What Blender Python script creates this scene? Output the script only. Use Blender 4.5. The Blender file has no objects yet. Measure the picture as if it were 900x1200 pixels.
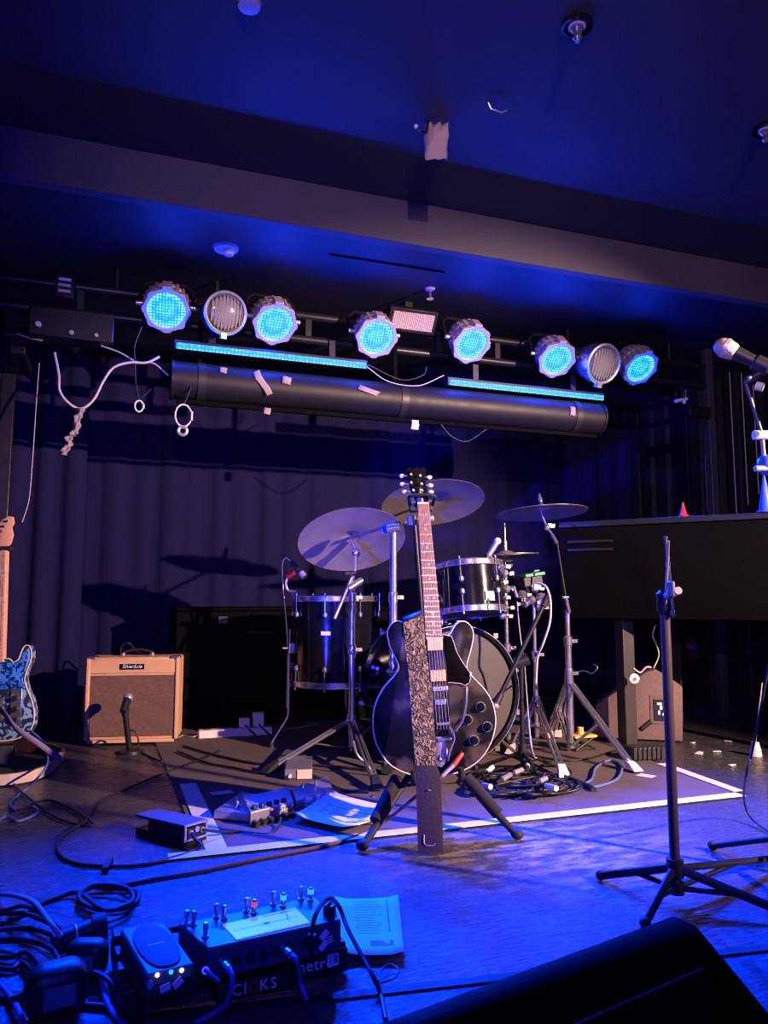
import bpy, math, random
from mathutils import Vector, Matrix
random.seed(7)
SC = bpy.context.scene
COL = SC.collection
V = Vector
PI = math.pi
# ------------------------------------------------------------------ camera model (900 x 1200 frame)
F = 900.0
TH = math.atan(100 / 900)
YAW = math.radians(19.9)
CAMZ = 0.70
CP = V((0, 0, CAMZ))
FW = V((math.sin(YAW) * math.cos(TH), math.cos(YAW) * math.cos(TH), math.sin(TH)))
RT = V((math.cos(YAW), -math.sin(YAW), 0))
UP = RT.cross(FW)
def ray(px, py): return FW + RT * ((px - 450) / F) - UP * ((py - 600) / F)
def fl(px, py, z=0.0):
    r = ray(px, py); return CP + r * ((z - CAMZ) / r.z)
def aY(px, py, Y):
    r = ray(px, py); return CP + r * (Y / r.y)
def aX(px, py, X):
    r = ray(px, py); return CP + r * (X / r.x)
def aD(px, py, d): return CP + ray(px, py) * d
def on_plane(px, py, o, n):
    r = ray(px, py); return CP + r * ((o - CP).dot(n) / r.dot(n))

# ------------------------------------------------------------------ mesh builder
def frame_matrix(o, u, v, w):
    return Matrix(((u.x, v.x, w.x, o.x), (u.y, v.y, w.y, o.y), (u.z, v.z, w.z, o.z), (0, 0, 0, 1)))
def axis_frame(o, w, hint=V((0, 0, 1))):
    w = w.normalized()
    if abs(w.dot(hint)) > .98: hint = V((1, 0, 0))
    u = hint.cross(w).normalized(); v = w.cross(u)
    return frame_matrix(o, u, v, w)
class MB:
    def __init__(s, T=None):
        s.v = []; s.f = []; s.T = T
    def add(s, vs, fs):
        o = len(s.v)
        if s.T is None: s.v += [V(p) for p in vs]
        else: s.v += [s.T @ V(p) for p in vs]
        s.f += [tuple(o + i for i in f) for f in fs]
        return s
    def box(s, c, d, R=None):
        c = V(c); hx, hy, hz = d[0] / 2, d[1] / 2, d[2] / 2
        vs = []
        for z in (-hz, hz):
            for x, y in ((-hx, -hy), (hx, -hy), (hx, hy), (-hx, hy)):
                p = V((x, y, z))
                vs.append(c + (R @ p if R else p))
        return s.add(vs, [(3, 2, 1, 0), (4, 5, 6, 7), (0, 1, 5, 4), (1, 2, 6, 5), (2, 3, 7, 6), (3, 0, 4, 7)])
    def hexa(s, p):   # eight corners, bottom loop then top loop
        return s.add(p, [(3, 2, 1, 0), (4, 5, 6, 7), (0, 1, 5, 4), (1, 2, 6, 5), (2, 3, 7, 6), (3, 0, 4, 7)])
    def cyl(s, p0, p1, r0, r1=None, n=14):
        r1 = r0 if r1 is None else r1
        p0 = V(p0); p1 = V(p1); M = axis_frame(p0, p1 - p0); L = (p1 - p0).length
        vs = []
        for h, r in ((0, r0), (L, r1)):
            for i in range(n):
                a = 2 * PI * i / n; vs.append(M @ V((r * math.cos(a), r * math.sin(a), h)))
        fs = [(i, (i + 1) % n, n + (i + 1) % n, n + i) for i in range(n)]
        fs += [tuple(range(n - 1, -1, -1)), tuple(range(n, 2 * n))]
        return s.add(vs, fs)
    def tube(s, pts, r, n=8, closed=False, flat=None):
        pts = [V(p) for p in pts]; k = len(pts)
        rr = r if isinstance(r, (list, tuple)) else [r] * k
        vs = []; u = None
        for i in range(k):
            a = pts[i - 1] if (i > 0 or closed) else pts[i]
            b = pts[(i + 1) % k] if (i < k - 1 or closed) else pts[i]
            t = (b - a).normalized() if (b - a).length > 1e-9 else V((0, 0, 1))
            if u is None:
                h = V((0, 0, 1)) if abs(t.z) < .9 else V((1, 0, 0))
                u = h.cross(t).normalized()
            else:
                u = (u - t * u.dot(t))
                u = u.normalized() if u.length > 1e-6 else V((1, 0, 0))
            w = t.cross(u)
            for j in range(n):
                an = 2 * PI * j / n
                vs.append(pts[i] + u * (rr[i] * math.cos(an)) + w * (rr[i] * math.sin(an) * (flat or 1)))
        fs = []
        for i in range(k if closed else k - 1):
            i2 = (i + 1) % k
            for j in range(n):
                j2 = (j + 1) % n
                fs.append((i * n + j, i * n + j2, i2 * n + j2, i2 * n + j))
        if not closed:
            fs += [tuple(range(n - 1, -1, -1)), tuple(range((k - 1) * n, k * n))]
        return s.add(vs, fs)
    def lathe(s, prof, o, w, n=32, hint=V((0, 0, 1)), closed=False):
        M = axis_frame(V(o), V(w), hint); vs = []; k = len(prof)
        for r, h in prof:
            for i in range(n):
                a = 2 * PI * i / n; vs.append(M @ V((max(r, 1e-5) * math.cos(a), max(r, 1e-5) * math.sin(a), h)))
        fs = []
        for q in range(k if closed else k - 1):
            q2 = (q + 1) % k
            for i in range(n):
                j = (i + 1) % n; fs.append((q * n + i, q * n + j, q2 * n + j, q2 * n + i))
        if not closed:
            fs += [tuple(range(n - 1, -1, -1)), tuple(range((k - 1) * n, k * n))]
        return s.add(vs, fs)
    def prism(s, pts, z0, z1, inset=0.0):
        n = len(pts); c = sum((V((p[0], p[1], 0)) for p in pts), V()) / n
        def ins(d):
            out = []
            for i in range(n):
                a = V((pts[i - 1][0], pts[i - 1][1], 0)); b = V((pts[i][0], pts[i][1], 0)); e = V((pts[(i + 1) % n][0], pts[(i + 1) % n][1], 0))
                t = (e - a); t = t.normalized() if t.length > 1e-9 else V((1, 0, 0))
                nn = V((-t.y, t.x, 0)); out.append(b + nn * d * sgn)
            return out
        area = sum(pts[i - 1][0] * pts[i][1] - pts[i][0] * pts[i - 1][1] for i in range(n))
        sgn = 1 if area > 0 else -1
        base = [V((p[0], p[1], 0)) for p in pts]
        if sgn < 0: base = base[::-1]; pts = pts[::-1]; sgn = 1
        rings = []
        if inset > 0:
            I = ins(inset); H = ins(inset * .3)
            rings = [(I, z0), (H, z0 + inset * .3), (base, z0 + inset), (base, z1 - inset), (H, z1 - inset * .3), (I, z1)]
        else: rings = [(base, z0), (base, z1)]
        vs = []; 
        for R, z in rings:
            vs += [V((p.x, p.y, z)) for p in R]
        fs = []
        for q in range(len(rings) - 1):
            for i in range(n):
                j = (i + 1) % n; fs.append((q * n + i, q * n + j, (q + 1) * n + j, (q + 1) * n + i))
        fs += [tuple(range(n - 1, -1, -1)), tuple(range((len(rings) - 1) * n, len(rings) * n))]
        return s.add(vs, fs)
    def sph(s, c, r, sc=(1, 1, 1), nu=16, nv=10):
        c = V(c); vs = []; fs = []
        for j in range(nv + 1):
            t = PI * j / nv
            for i in range(nu):
                a = 2 * PI * i / nu
                vs.append(c + V((r * sc[0] * math.sin(t) * math.cos(a), r * sc[1] * math.sin(t) * math.sin(a), r * sc[2] * math.cos(t))))
        for j in range(nv):
            for i in range(nu):
                i2 = (i + 1) % nu; fs.append((j * nu + i, (j + 1) * nu + i, (j + 1) * nu + i2, j * nu + i2))
        return s.add(vs, fs)
    def torus(s, c, w, R, r, n=32, m=8, hint=V((0, 0, 1))):
        prof = [(R + r * math.cos(2 * PI * k / m), r * math.sin(2 * PI * k / m)) for k in range(m)]
        return s.lathe(prof, c, w, n, hint, closed=True)
    def sheet(s, rows):   # rows of points, single surface
        m = len(rows[0]); vs = [p for r in rows for p in r]
        fs = [(i * m + j, i * m + j + 1, (i + 1) * m + j + 1, (i + 1) * m + j) for i in range(len(rows) - 1) for j in range(m - 1)]
        return s.add(vs, fs)
    def slab(s, quad, t):  # four points of an upper face, thickness t downwards
        q = [V(p) for p in quad]
        nrm = (q[1] - q[0]).cross(q[3] - q[0]).normalized()
        if nrm.z < 0: q = q[::-1]; nrm = -nrm
        return s.hexa([p - nrm * t for p in q] + q)
def spline(pts, k=10, closed=False):
    pts = [V(p) for p in pts]; n = len(pts); out = []
    for i in range(n if closed else n - 1):
        p0 = pts[i - 1] if (i > 0 or closed) else pts[0] * 2 - pts[1]
        p1 = pts[i]; p2 = pts[(i + 1) % n]
        p3 = pts[(i + 2) % n] if (i + 2 < n or closed) else p2 * 2 - p1
        for j in range(k):
            t = j / k
            out.append(.5 * ((2 * p1) + (p2 - p0) * t + (2 * p0 - 5 * p1 + 4 * p2 - p3) * t * t + (3 * p1 - p0 - 3 * p2 + p3) * t ** 3))
    if not closed: out.append(pts[-1])
    return out

# ------------------------------------------------------------------ objects
def wloc(o):
    l = V()
    while o is not None: l = l + o.location; o = o.parent
    return l
def _mesh(name, mb, off, mat, ang=35):
    me = bpy.data.meshes.new(name)
    me.from_pydata([tuple(p - off) for p in mb.v], [], mb.f)
    me.update()
    me.polygons.foreach_set('use_smooth', [True] * len(me.polygons))
    me.set_sharp_from_angle(angle=math.radians(ang))
    if mat: me.materials.append(mat)
    return me
def fix_normals(me):
    import bmesh
    b = bmesh.new(); b.from_mesh(me); bmesh.ops.recalc_face_normals(b, faces=b.faces); b.to_mesh(me); b.free()
def bevel(o, w, seg=2):
    m = o.modifiers.new('bevel', 'BEVEL'); m.width = w; m.segments = seg; m.limit_method = 'ANGLE'; m.angle_limit = math.radians(40)
    return o
def tag(o, label, cat, group=None):
    o['label'] = label; o['category'] = cat
    if group: o['group'] = group
    return o
def thing(name, label, cat, loc=(0, 0, 0), group=None):
    o = bpy.data.objects.new(name, None); COL.objects.link(o); o.location = loc
    o.empty_display_size = .05
    return tag(o, label, cat, group)
def part(name, mb, mat, parent, label=None, bev=0, ang=35):
    me = _mesh(name, mb, wloc(parent), mat, ang); fix_normals(me)
    o = bpy.data.objects.new(name, me); COL.objects.link(o); o.parent = parent
    if label: o['label'] = label
    if bev: bevel(o, bev)
    return o
def solo(name, mb, mat, label, cat, group=None, bev=0, kind=None, ang=35):
    xs = [p.x for p in mb.v]; ys = [p.y for p in mb.v]; zs = [p.z for p in mb.v]
    off = V(((min(xs) + max(xs)) / 2, (min(ys) + max(ys)) / 2, min(zs)))
    me = _mesh(name, mb, off, mat, ang); fix_normals(me)
    o = bpy.data.objects.new(name, me); COL.objects.link(o); o.location = off
    tag(o, label, cat, group)
    if kind: o['kind'] = kind
    if bev: bevel(o, bev)
    return o
def struct(name, mb, mat, bev=0, parent=None, ang=35):
    me = _mesh(name, mb, V(), mat, ang); fix_normals(me)
    o = bpy.data.objects.new(name, me); COL.objects.link(o)
    if parent: o.parent = parent
    else: o['kind'] = 'structure'
    if bev: bevel(o, bev)
    return o
def text(name, body, M, size, mat, parent, extrude=.0006, shear=0, align='CENTER', spacing=1.0, sx=1.0):
    c = bpy.data.curves.new(name, 'FONT'); c.body = body; c.size = size; c.extrude = extrude; c.shear = shear
    c.align_x = align; c.align_y = 'CENTER'; c.space_character = spacing; c.resolution_u = 3
    to = bpy.data.objects.new('tmp', c); COL.objects.link(to); bpy.context.view_layer.update()
    me = bpy.data.meshes.new_from_object(to.evaluated_get(bpy.context.evaluated_depsgraph_get())); me.materials.clear(); me.materials.append(mat)
    bpy.data.objects.remove(to)
    o = bpy.data.objects.new(name, me); COL.objects.link(o); o.parent = parent
    o.matrix_local = Matrix.Translation(-wloc(parent)) @ M @ Matrix.Diagonal((sx, 1, 1, 1))
    return o
def copy_tree(o, parent=None):
    c = o.copy(); COL.objects.link(c)
    if parent is not None: c.parent = parent
    for ch in list(o.children): copy_tree(ch, c)
    return c

# ------------------------------------------------------------------ materials
def new_mat(name):
    m = bpy.data.materials.new(name); m.use_nodes = True
    nt = m.node_tree; b = nt.nodes['Principled BSDF']
    return m, nt, b
def mat(name, col, rough=.5, metal=0.0, var=.15, scale=20, bump=0.0, bscale=None, coat=0.0, spec=.5, emit=None, es=1.0, trans=0.0):
    m, nt, b = new_mat(name); N = nt.nodes; L = nt.links
    tc = N.new('ShaderNodeTexCoord'); no = N.new('ShaderNodeTexNoise'); no.inputs['Scale'].default_value = scale; no.inputs['Detail'].default_value = 4
    L.new(tc.outputs['Object'], no.inputs['Vector'])
    mx = N.new('ShaderNodeMix'); mx.data_type = 'RGBA'
    mx.inputs[6].default_value = (*[c * (1 - var) for c in col], 1); mx.inputs[7].default_value = (*[min(1, c * (1 + var)) for c in col], 1)
    L.new(no.outputs['Fac'], mx.inputs[0]); L.new(mx.outputs[2], b.inputs['Base Color'])
    mr = N.new('ShaderNodeMapRange'); mr.inputs[3].default_value = max(.02, rough - .08); mr.inputs[4].default_value = min(1, rough + .08)
    L.new(no.outputs['Fac'], mr.inputs[0]); L.new(mr.outputs[0], b.inputs['Roughness'])
    b.inputs['Metallic'].default_value = metal; b.inputs['Coat Weight'].default_value = coat; b.inputs['Specular IOR Level'].default_value = spec
    if trans: b.inputs['Transmission Weight'].default_value = trans
    if bump:
        n2 = N.new('ShaderNodeTexNoise'); n2.inputs['Scale'].default_value = bscale or scale * 6; n2.inputs['Detail'].default_value = 3
        L.new(tc.outputs['Object'], n2.inputs['Vector'])
        bp = N.new('ShaderNodeBump'); bp.inputs['Strength'].default_value = bump; bp.inputs['Distance'].default_value = .004
        L.new(n2.outputs['Fac'], bp.inputs['Height']); L.new(bp.outputs[0], b.inputs['Normal'])
    if emit:
        b.inputs['Emission Color'].default_value = (*emit, 1); b.inputs['Emission Strength'].default_value = es
    return m
M = {}
M['black_paint'] = mat('black paint', (.02, .02, .022), .55, bump=.15)
M['black_metal'] = mat('black metal', (.018, .018, .02), .38, .3)
M['black_gloss'] = mat('black lacquer', (.006, .006, .008), .14, 0, coat=.2)
M['black_plastic'] = mat('black plastic', (.015, .015, .017), .45)
M['rubber'] = mat('black rubber', (.012, .012, .012), .7)
M['piano_black'] = mat('deep black case', (.0012, .0012, .002), .75, spec=.06)
M['foam'] = mat('black foam', (.012, .012, .013), .9, bump=.3, bscale=200)
M['chrome'] = mat('chrome', (.72, .70, .73), .22, .9, var=.05)
M['steel'] = mat('brushed steel', (.66, .63, .63), .36, .7, var=.1)
M['alu'] = mat('cast aluminium housing', (.46, .39, .40), .5, .3, bump=.1)
M['white_plastic'] = mat('white plastic', (.75, .72, .68), .45)
M['paper'] = mat('white paper', (.75, .75, .75), .85, var=.06)
M['gaffer_white'] = mat('white gaffer tape', (.72, .70, .70), .7, var=.12, scale=40, bump=.2)
M['masking'] = mat('masking tape', (.34, .27, .26), .75, var=.15, bump=.3)
M['cable'] = mat('black cable', (.016, .016, .018), .45)
M['cable_brown'] = mat('brown woven cable', (.11, .045, .03), .65, var=.35, scale=300)
M['cable_grey'] = mat('pale grey cable', (.42, .38, .38), .55)
M['cable_white'] = mat('off white cable', (.6, .55, .5), .55)
M['cable_blue'] = mat('blue cable', (.10, .14, .4), .5)
M['red_plastic'] = mat('red plastic', (.45, .02, .03), .4)
M['green'] = mat('green plastic', (.05, .35, .12), .45)
M['yellow'] = mat('yellow board', (.75, .5, .12), .6)
M['blue_plastic'] = mat('blue plastic', (.04, .1, .6), .4)  # also carries the blue light on the arm clamp and the boom clutch
M['cymbal'] = None
M['tolex'] = mat('cream amp covering', (.68, .40, .21), .6, bump=.4, bscale=350)
M['piping'] = mat('ivory binding', (.66, .6, .5), .4)
M['maple'] = mat('maple', (.75, .40, .24), .4, var=.12, scale=12)
M['leather'] = mat('dark brown leather', (.02, .010, .009), .5, bump=.3, bscale=120)
M['gold'] = mat('gold pickup cover', (.9, .56, .22), .38, .35)
M['head'] = mat('black drum head', (.05, .045, .048), .55, var=.1)
M['head_white'] = mat('coated drum head', (.5, .5, .55), .6)
M['silver_paint'] = mat('silver painted metal', (.38, .38, .41), .35, .6)
M['grey_paint'] = mat('grey painted metal', (.2, .2, .22), .5, .3)
M['white_ink'] = mat('white ink', (.8, .8, .8), .6, var=.02)
M['grey_ink'] = mat('grey ink', (.16, .16, .18), .6, var=.02)
M['red_ink'] = mat('red ink', (.8, .06, .04), .6, var=.02)
M['velour'] = mat('dark navy velour curtain', (.0095, .0085, .050), .95, var=.2, scale=6, bump=.3, bscale=90, spec=.15)
M['carpet_box'] = mat('brown carpet covering', (.17, .12, .115), .95, var=.25, scale=60, bump=.6, bscale=260, spec=.1)
M['ceil'] = mat('dark painted ceiling', (.028, .028, .042), .6, var=.2, scale=3, bump=.1)
M['beam'] = mat('grey painted beam', (.062, .054, .088), .7, var=.15, scale=4, bump=.12)
M['wall'] = mat('dark wall paint', (.02, .02, .025), .7, var=.2, scale=3)
M['lens_glass'] = mat('lens glass', (.75, .72, .7), .08, 0, trans=.6)

def floor_mat():
    m, nt, b = new_mat('worn black stage boards'); N = nt.nodes; L = nt.links
    tc = N.new('ShaderNodeTexCoord')
    def noise(scale, detail, vec, rough=.5, dist=0):
        n = N.new('ShaderNodeTexNoise'); n.inputs['Scale'].default_value = scale; n.inputs['Detail'].default_value = detail
        n.inputs['Roughness'].default_value = rough; n.inputs['Distortion'].default_value = dist
        L.new(vec, n.inputs['Vector']); return n
    def ramp(src, a, bb, lo=0, hi=1):
        r = N.new('ShaderNodeMapRange'); r.inputs[1].default_value = a; r.inputs[2].default_value = bb; r.inputs[3].default_value = lo; r.inputs[4].default_value = hi
        L.new(src, r.inputs[0]); return r
    mp = N.new('ShaderNodeMapping'); mp.inputs['Scale'].default_value = (1.0, 3.2, 1); mp.inputs['Rotation'].default_value = (0, 0, .12)
    L.new(tc.outputs['Object'], mp.inputs['Vector'])
    wear = noise(7, 8, mp.outputs[0], .68, .6)
    w = ramp(wear.outputs['Fac'], .60, .70)
    big = noise(1.3, 3, tc.outputs['Object'])
    w2 = N.new('ShaderNodeMath'); w2.operation = 'MULTIPLY'; L.new(w.outputs[0], w2.inputs[0]); L.new(ramp(big.outputs['Fac'], .4, .65).outputs[0], w2.inputs[1])
    mp2 = N.new('ShaderNodeMapping'); mp2.inputs['Scale'].default_value = (1.5, 26, 1); mp2.inputs['Rotation'].default_value = (0, 0, -.5)
    L.new(tc.outputs['Object'], mp2.inputs['Vector'])
    scr = ramp(noise(5, 3, mp2.outputs[0], .6).outputs['Fac'], .70, .76)
    w3 = N.new('ShaderNodeMath'); w3.operation = 'MAXIMUM'; L.new(w2.outputs[0], w3.inputs[0]); L.new(scr.outputs[0], w3.inputs[1])
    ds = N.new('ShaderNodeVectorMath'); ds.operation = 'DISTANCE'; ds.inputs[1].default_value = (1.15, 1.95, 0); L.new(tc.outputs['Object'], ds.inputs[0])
    near = ramp(ds.outputs['Value'], .1, .55, 1.0, 0)  # extra pale wear here also paints in the warm light before the guitar
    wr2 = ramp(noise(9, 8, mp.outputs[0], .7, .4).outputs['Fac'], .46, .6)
    lit_wear = N.new('ShaderNodeMath'); lit_wear.operation = 'MULTIPLY'; L.new(near.outputs[0], lit_wear.inputs[0]); L.new(wr2.outputs[0], lit_wear.inputs[1])
    w5 = N.new('ShaderNodeMath'); w5.operation = 'MAXIMUM'; L.new(w3.outputs[0], w5.inputs[0]); L.new(lit_wear.outputs[0], w5.inputs[1]); w3 = w5
    mx = N.new('ShaderNodeMix'); mx.data_type = 'RGBA'
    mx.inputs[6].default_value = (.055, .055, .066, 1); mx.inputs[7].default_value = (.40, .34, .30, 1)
    L.new(w3.outputs[0], mx.inputs[0]); L.new(mx.outputs[2], b.inputs['Base Color'])
    fine = noise(24, 6, mp.outputs[0], .6)
    rr = ramp(fine.outputs['Fac'], .3, .7, .14, .34); L.new(rr.outputs[0], b.inputs['Roughness'])
    bp = N.new('ShaderNodeBump'); bp.inputs['Strength'].default_value = 1.0; bp.inputs['Distance'].default_value = .008
    L.new(fine.outputs['Fac'], bp.inputs['Height']); L.new(bp.outputs[0], b.inputs['Normal'])
    b.inputs['Specular IOR Level'].default_value = .55
    return m
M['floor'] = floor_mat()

def cymbal_mat():
    m, nt, b = new_mat('bronze cymbal'); N = nt.nodes; L = nt.links
    tc = N.new('ShaderNodeTexCoord'); ln = N.new('ShaderNodeVectorMath'); ln.operation = 'LENGTH'
    L.new(tc.outputs['Object'], ln.inputs[0])
    w = N.new('ShaderNodeMath'); w.operation = 'MULTIPLY'; w.inputs[1].default_value = 900; L.new(ln.outputs['Value'], w.inputs[0])
    si = N.new('ShaderNodeMath'); si.operation = 'SINE'; L.new(w.outputs[0], si.inputs[0])
    no = N.new('ShaderNodeTexNoise'); no.inputs['Scale'].default_value = 14; L.new(tc.outputs['Object'], no.inputs['Vector'])
    mx = N.new('ShaderNodeMix'); mx.data_type = 'RGBA'; mx.inputs[6].default_value = (.24, .205, .20, 1); mx.inputs[7].default_value = (.40, .335, .31, 1)
    L.new(no.outputs['Fac'], mx.inputs[0]); L.new(mx.outputs[2], b.inputs['Base Color'])
    b.inputs['Metallic'].default_value = .4; b.inputs['Roughness'].default_value = .36
    bp = N.new('ShaderNodeBump'); bp.inputs['Strength'].default_value = .12; bp.inputs['Distance'].default_value = .001
    L.new(si.outputs[0], bp.inputs['Height']); L.new(bp.outputs[0], b.inputs['Normal'])
    return m
M['cymbal'] = cymbal_mat()

def led_mat(name, scale, dim, hot, s_dim, s_hot, vor=True):
    m, nt, b = new_mat(name); N = nt.nodes; L = nt.links
    tc = N.new('ShaderNodeTexCoord'); vo = N.new('ShaderNodeTexVoronoi'); vo.inputs['Scale'].default_value = scale; vo.inputs['Randomness'].default_value = .15
    L.new(tc.outputs['Object'], vo.inputs['Vector'])
    r = N.new('ShaderNodeMapRange'); r.inputs[1].default_value = .55; r.inputs[2].default_value = .2
    L.new(vo.outputs['Distance'], r.inputs[0])
    mx = N.new('ShaderNodeMix'); mx.data_type = 'RGBA'; mx.inputs[6].default_value = (*[c * s_dim for c in dim], 1); mx.inputs[7].default_value = (*[c * s_hot for c in hot], 1)
    L.new(r.outputs[0], mx.inputs[0]); L.new(mx.outputs[2], b.inputs['Emission Color']); b.inputs['Emission Strength'].default_value = 1
    b.inputs['Base Color'].default_value = (.05, .1, .2, 1); b.inputs['Roughness'].default_value = .2
    return m
M['led'] = led_mat('lit blue LED lens', 70, (0, .26, 1), (.18, .72, 1), 1.4, 3.4)
M['ledbar'] = led_mat('lit blue LED strip', 60, (0, .24, 1), (.10, .75, 1), 1.6, 3.2)

def grille_mat(name, a, bcol, scale):
    m, nt, b = new_mat(name); N = nt.nodes; L = nt.links
    tc = N.new('ShaderNodeTexCoord')
    ck = N.new('ShaderNodeTexBrick'); ck.inputs['Scale'].default_value = scale; ck.inputs['Color1'].default_value = (*a, 1); ck.inputs['Color2'].default_value = (*[x * .7 for x in a], 1); ck.inputs['Mortar'].default_value = (*bcol, 1)
    ck.inputs['Mortar Size'].default_value = .03
    mp = N.new('ShaderNodeMapping'); mp.inputs['Rotation'].default_value = (PI / 2, 0, 0)
    L.new(tc.outputs['Object'], mp.inputs['Vector']); L.new(mp.outputs[0], ck.inputs['Vector']); L.new(ck.outputs['Color'], b.inputs['Base Color'])
    b.inputs['Roughness'].default_value = .85
    return m
M['grille'] = grille_mat('brown woven grille cloth', (.22, .12, .085), (.07, .04, .03), 60)

def swirl_mat(name, ca, cb, scale, dist, rough=.5, bump=.5, wscale=6):
    m, nt, b = new_mat(name); N = nt.nodes; L = nt.links
    tc = N.new('ShaderNodeTexCoord'); no = N.new('ShaderNodeTexNoise'); no.inputs['Scale'].default_value = scale; no.inputs['Detail'].default_value = 1.5; no.inputs['Distortion'].default_value = dist
    L.new(tc.outputs['Object'], no.inputs['Vector'])
    mu = N.new('ShaderNodeMath'); mu.operation = 'MULTIPLY'; mu.inputs[1].default_value = wscale * 2 * PI; L.new(no.outputs['Fac'], mu.inputs[0])
    si = N.new('ShaderNodeMath'); si.operation = 'SINE'; L.new(mu.outputs[0], si.inputs[0])
    r = N.new('ShaderNodeMapRange'); r.inputs[1].default_value = -.3; r.inputs[2].default_value = .5; L.new(si.outputs[0], r.inputs[0])
    mx = N.new('ShaderNodeMix'); mx.data_type = 'RGBA'; mx.inputs[6].default_value = (*ca, 1); mx.inputs[7].default_value = (*cb, 1)
    L.new(r.outputs[0], mx.inputs[0]); L.new(mx.outputs[2], b.inputs['Base Color']); b.inputs['Roughness'].default_value = rough
    if bump:
        bp = N.new('ShaderNodeBump'); bp.inputs['Strength'].default_value = bump; bp.inputs['Distance'].default_value = .003
        L.new(si.outputs[0], bp.inputs['Height']); L.new(bp.outputs[0], b.inputs['Normal'])
    return m
M['strap'] = swirl_mat('tooled leather', (.075, .055, .046), (.24, .18, .145), 42, 1.5, .5, .8, 3)
M['paisley'] = swirl_mat('blue swirl finish', (.02, .03, .06), (.22, .36, .55), 9, 2.2, .3, 0, 4)
M['pearl_blue'] = swirl_mat('blue pearl pickguard', (.0, .03, .16), (.06, .22, .75), 60, .6, .25, 0, 2)

def worn_black():
    m, nt, b = new_mat('worn black guitar finish'); N = nt.nodes; L = nt.links
    tc = N.new('ShaderNodeTexCoord'); no = N.new('ShaderNodeTexNoise'); no.inputs['Scale'].default_value = 9; no.inputs['Detail'].default_value = 5; no.inputs['Distortion'].default_value = .4
    L.new(tc.outputs['Object'], no.inputs['Vector'])
    r = N.new('ShaderNodeMapRange'); r.inputs[1].default_value = .5; r.inputs[2].default_value = .72; b.inputs['Specular IOR Level'].default_value = .22; L.new(no.outputs['Fac'], r.inputs[0])
    mx = N.new('ShaderNodeMix'); mx.data_type = 'RGBA'; mx.inputs[6].default_value = (.004, .0035, .0035, 1); mx.inputs[7].default_value = (.13, .10, .078, 1)
    L.new(r.outputs[0], mx.inputs[0]); L.new(mx.outputs[2], b.inputs['Base Color'])
    b.inputs['Roughness'].default_value = .36; b.inputs['Coat Weight'].default_value = .15; b.inputs['Coat Roughness'].default_value = .25
    return m
M['guitar_black'] = worn_black()
M['rosewood'] = mat('rosewood fretboard', (.33, .15, .115), .5, var=.25, scale=60)
M['rug'] = mat('grey brown stage carpet', (.135, .108, .10), .95, var=.25, scale=9, bump=.5, bscale=300, spec=.1)
M['screen'] = mat('lit pedal screen', (.3, .35, .45), .3, emit=(.22, .42, .75), es=.55)

# ================================================================== SETTING
ZC = 2.33
ZS = 2.20          # lower ceiling over the stage, behind the beam
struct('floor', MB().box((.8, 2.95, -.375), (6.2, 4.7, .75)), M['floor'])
struct('floor_audience', MB().box((.8, -1.6, -.80), (8, 5.6, .1)), M['wall'])
struct('wall_back', MB().box((.8, 5.2, .8), (6.4, .1, 3.1)), M['wall'])
struct('wall_left', MB().box((-1.85, 2, .8), (.1, 6.4, 3.1)), M['wall'])
wr = MB().box((4.0, 3.1, .8), (.1, 4.2, 3.1))
for k in range(16):
    y = 2.3 + k * .175
    wr.add([(3.95, y, 0), (3.90, y + .02, 0), (3.90, y + .125, 0), (3.95, y + .15, 0), (3.95, y, ZC), (3.90, y + .02, ZC), (3.90, y + .125, ZC), (3.95, y + .15, ZC)],
           [(0, 1, 5, 4), (1, 2, 6, 5), (2, 3, 7, 6), (4, 5, 6, 7)])
struct('wall_right', wr, mat('black gloss slatted wall', (.02, .02, .022), .3), bev=.003)
for x_, ya, yb in ((825, 535, 600), (858, 430, 602), (872, 436, 592), (885, 450, 580)):  # pale rods painted in for the highlights along the slat edges
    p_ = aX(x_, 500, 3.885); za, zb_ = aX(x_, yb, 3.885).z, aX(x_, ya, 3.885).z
    struct('trim_%d' % (4 + (825, 858, 872, 885).index(x_)), MB().cyl((3.885, p_.y, za), (3.885, p_.y, zb_), .0045), mat('slat edge glint', (.5, .42, .38), .4))
struct('ceiling', MB().box((.8, .95, ZC + .05), (9, 8.6, .1)), M['ceil'])
struct('ceiling_stage', MB().box((.8, 4.05, ZS + .05), (8.9, 2.4, .1)), M['ceil'])
struct('trim_1', MB().box((.8, 2.825, 2.2375), (8.9, .05, .185)), M['beam'], bev=.004)
a = fl(255, 1185); b_ = fl(900, 1112); d = (b_ - a).normalized()
seam = MB(); q = V((d.y, -d.x, 0)) * .012
p0 = a - d * 1.6; p1 = b_ + d * 1.5
seam.slab([p0 - q + V((0, 0, .004)), p1 - q + V((0, 0, .004)), p1 + q + V((0, 0, .004)), p0 + q + V((0, 0, .004))], .006)
struct('trim_2', seam, M['rubber'])
# ceiling score lines (panel joints) as thin battens
jt = MB().box((1.15, 3.12, ZS - .004), (.55, .012, .008))
struct('trim_3', jt, M['black_paint'])

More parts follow.
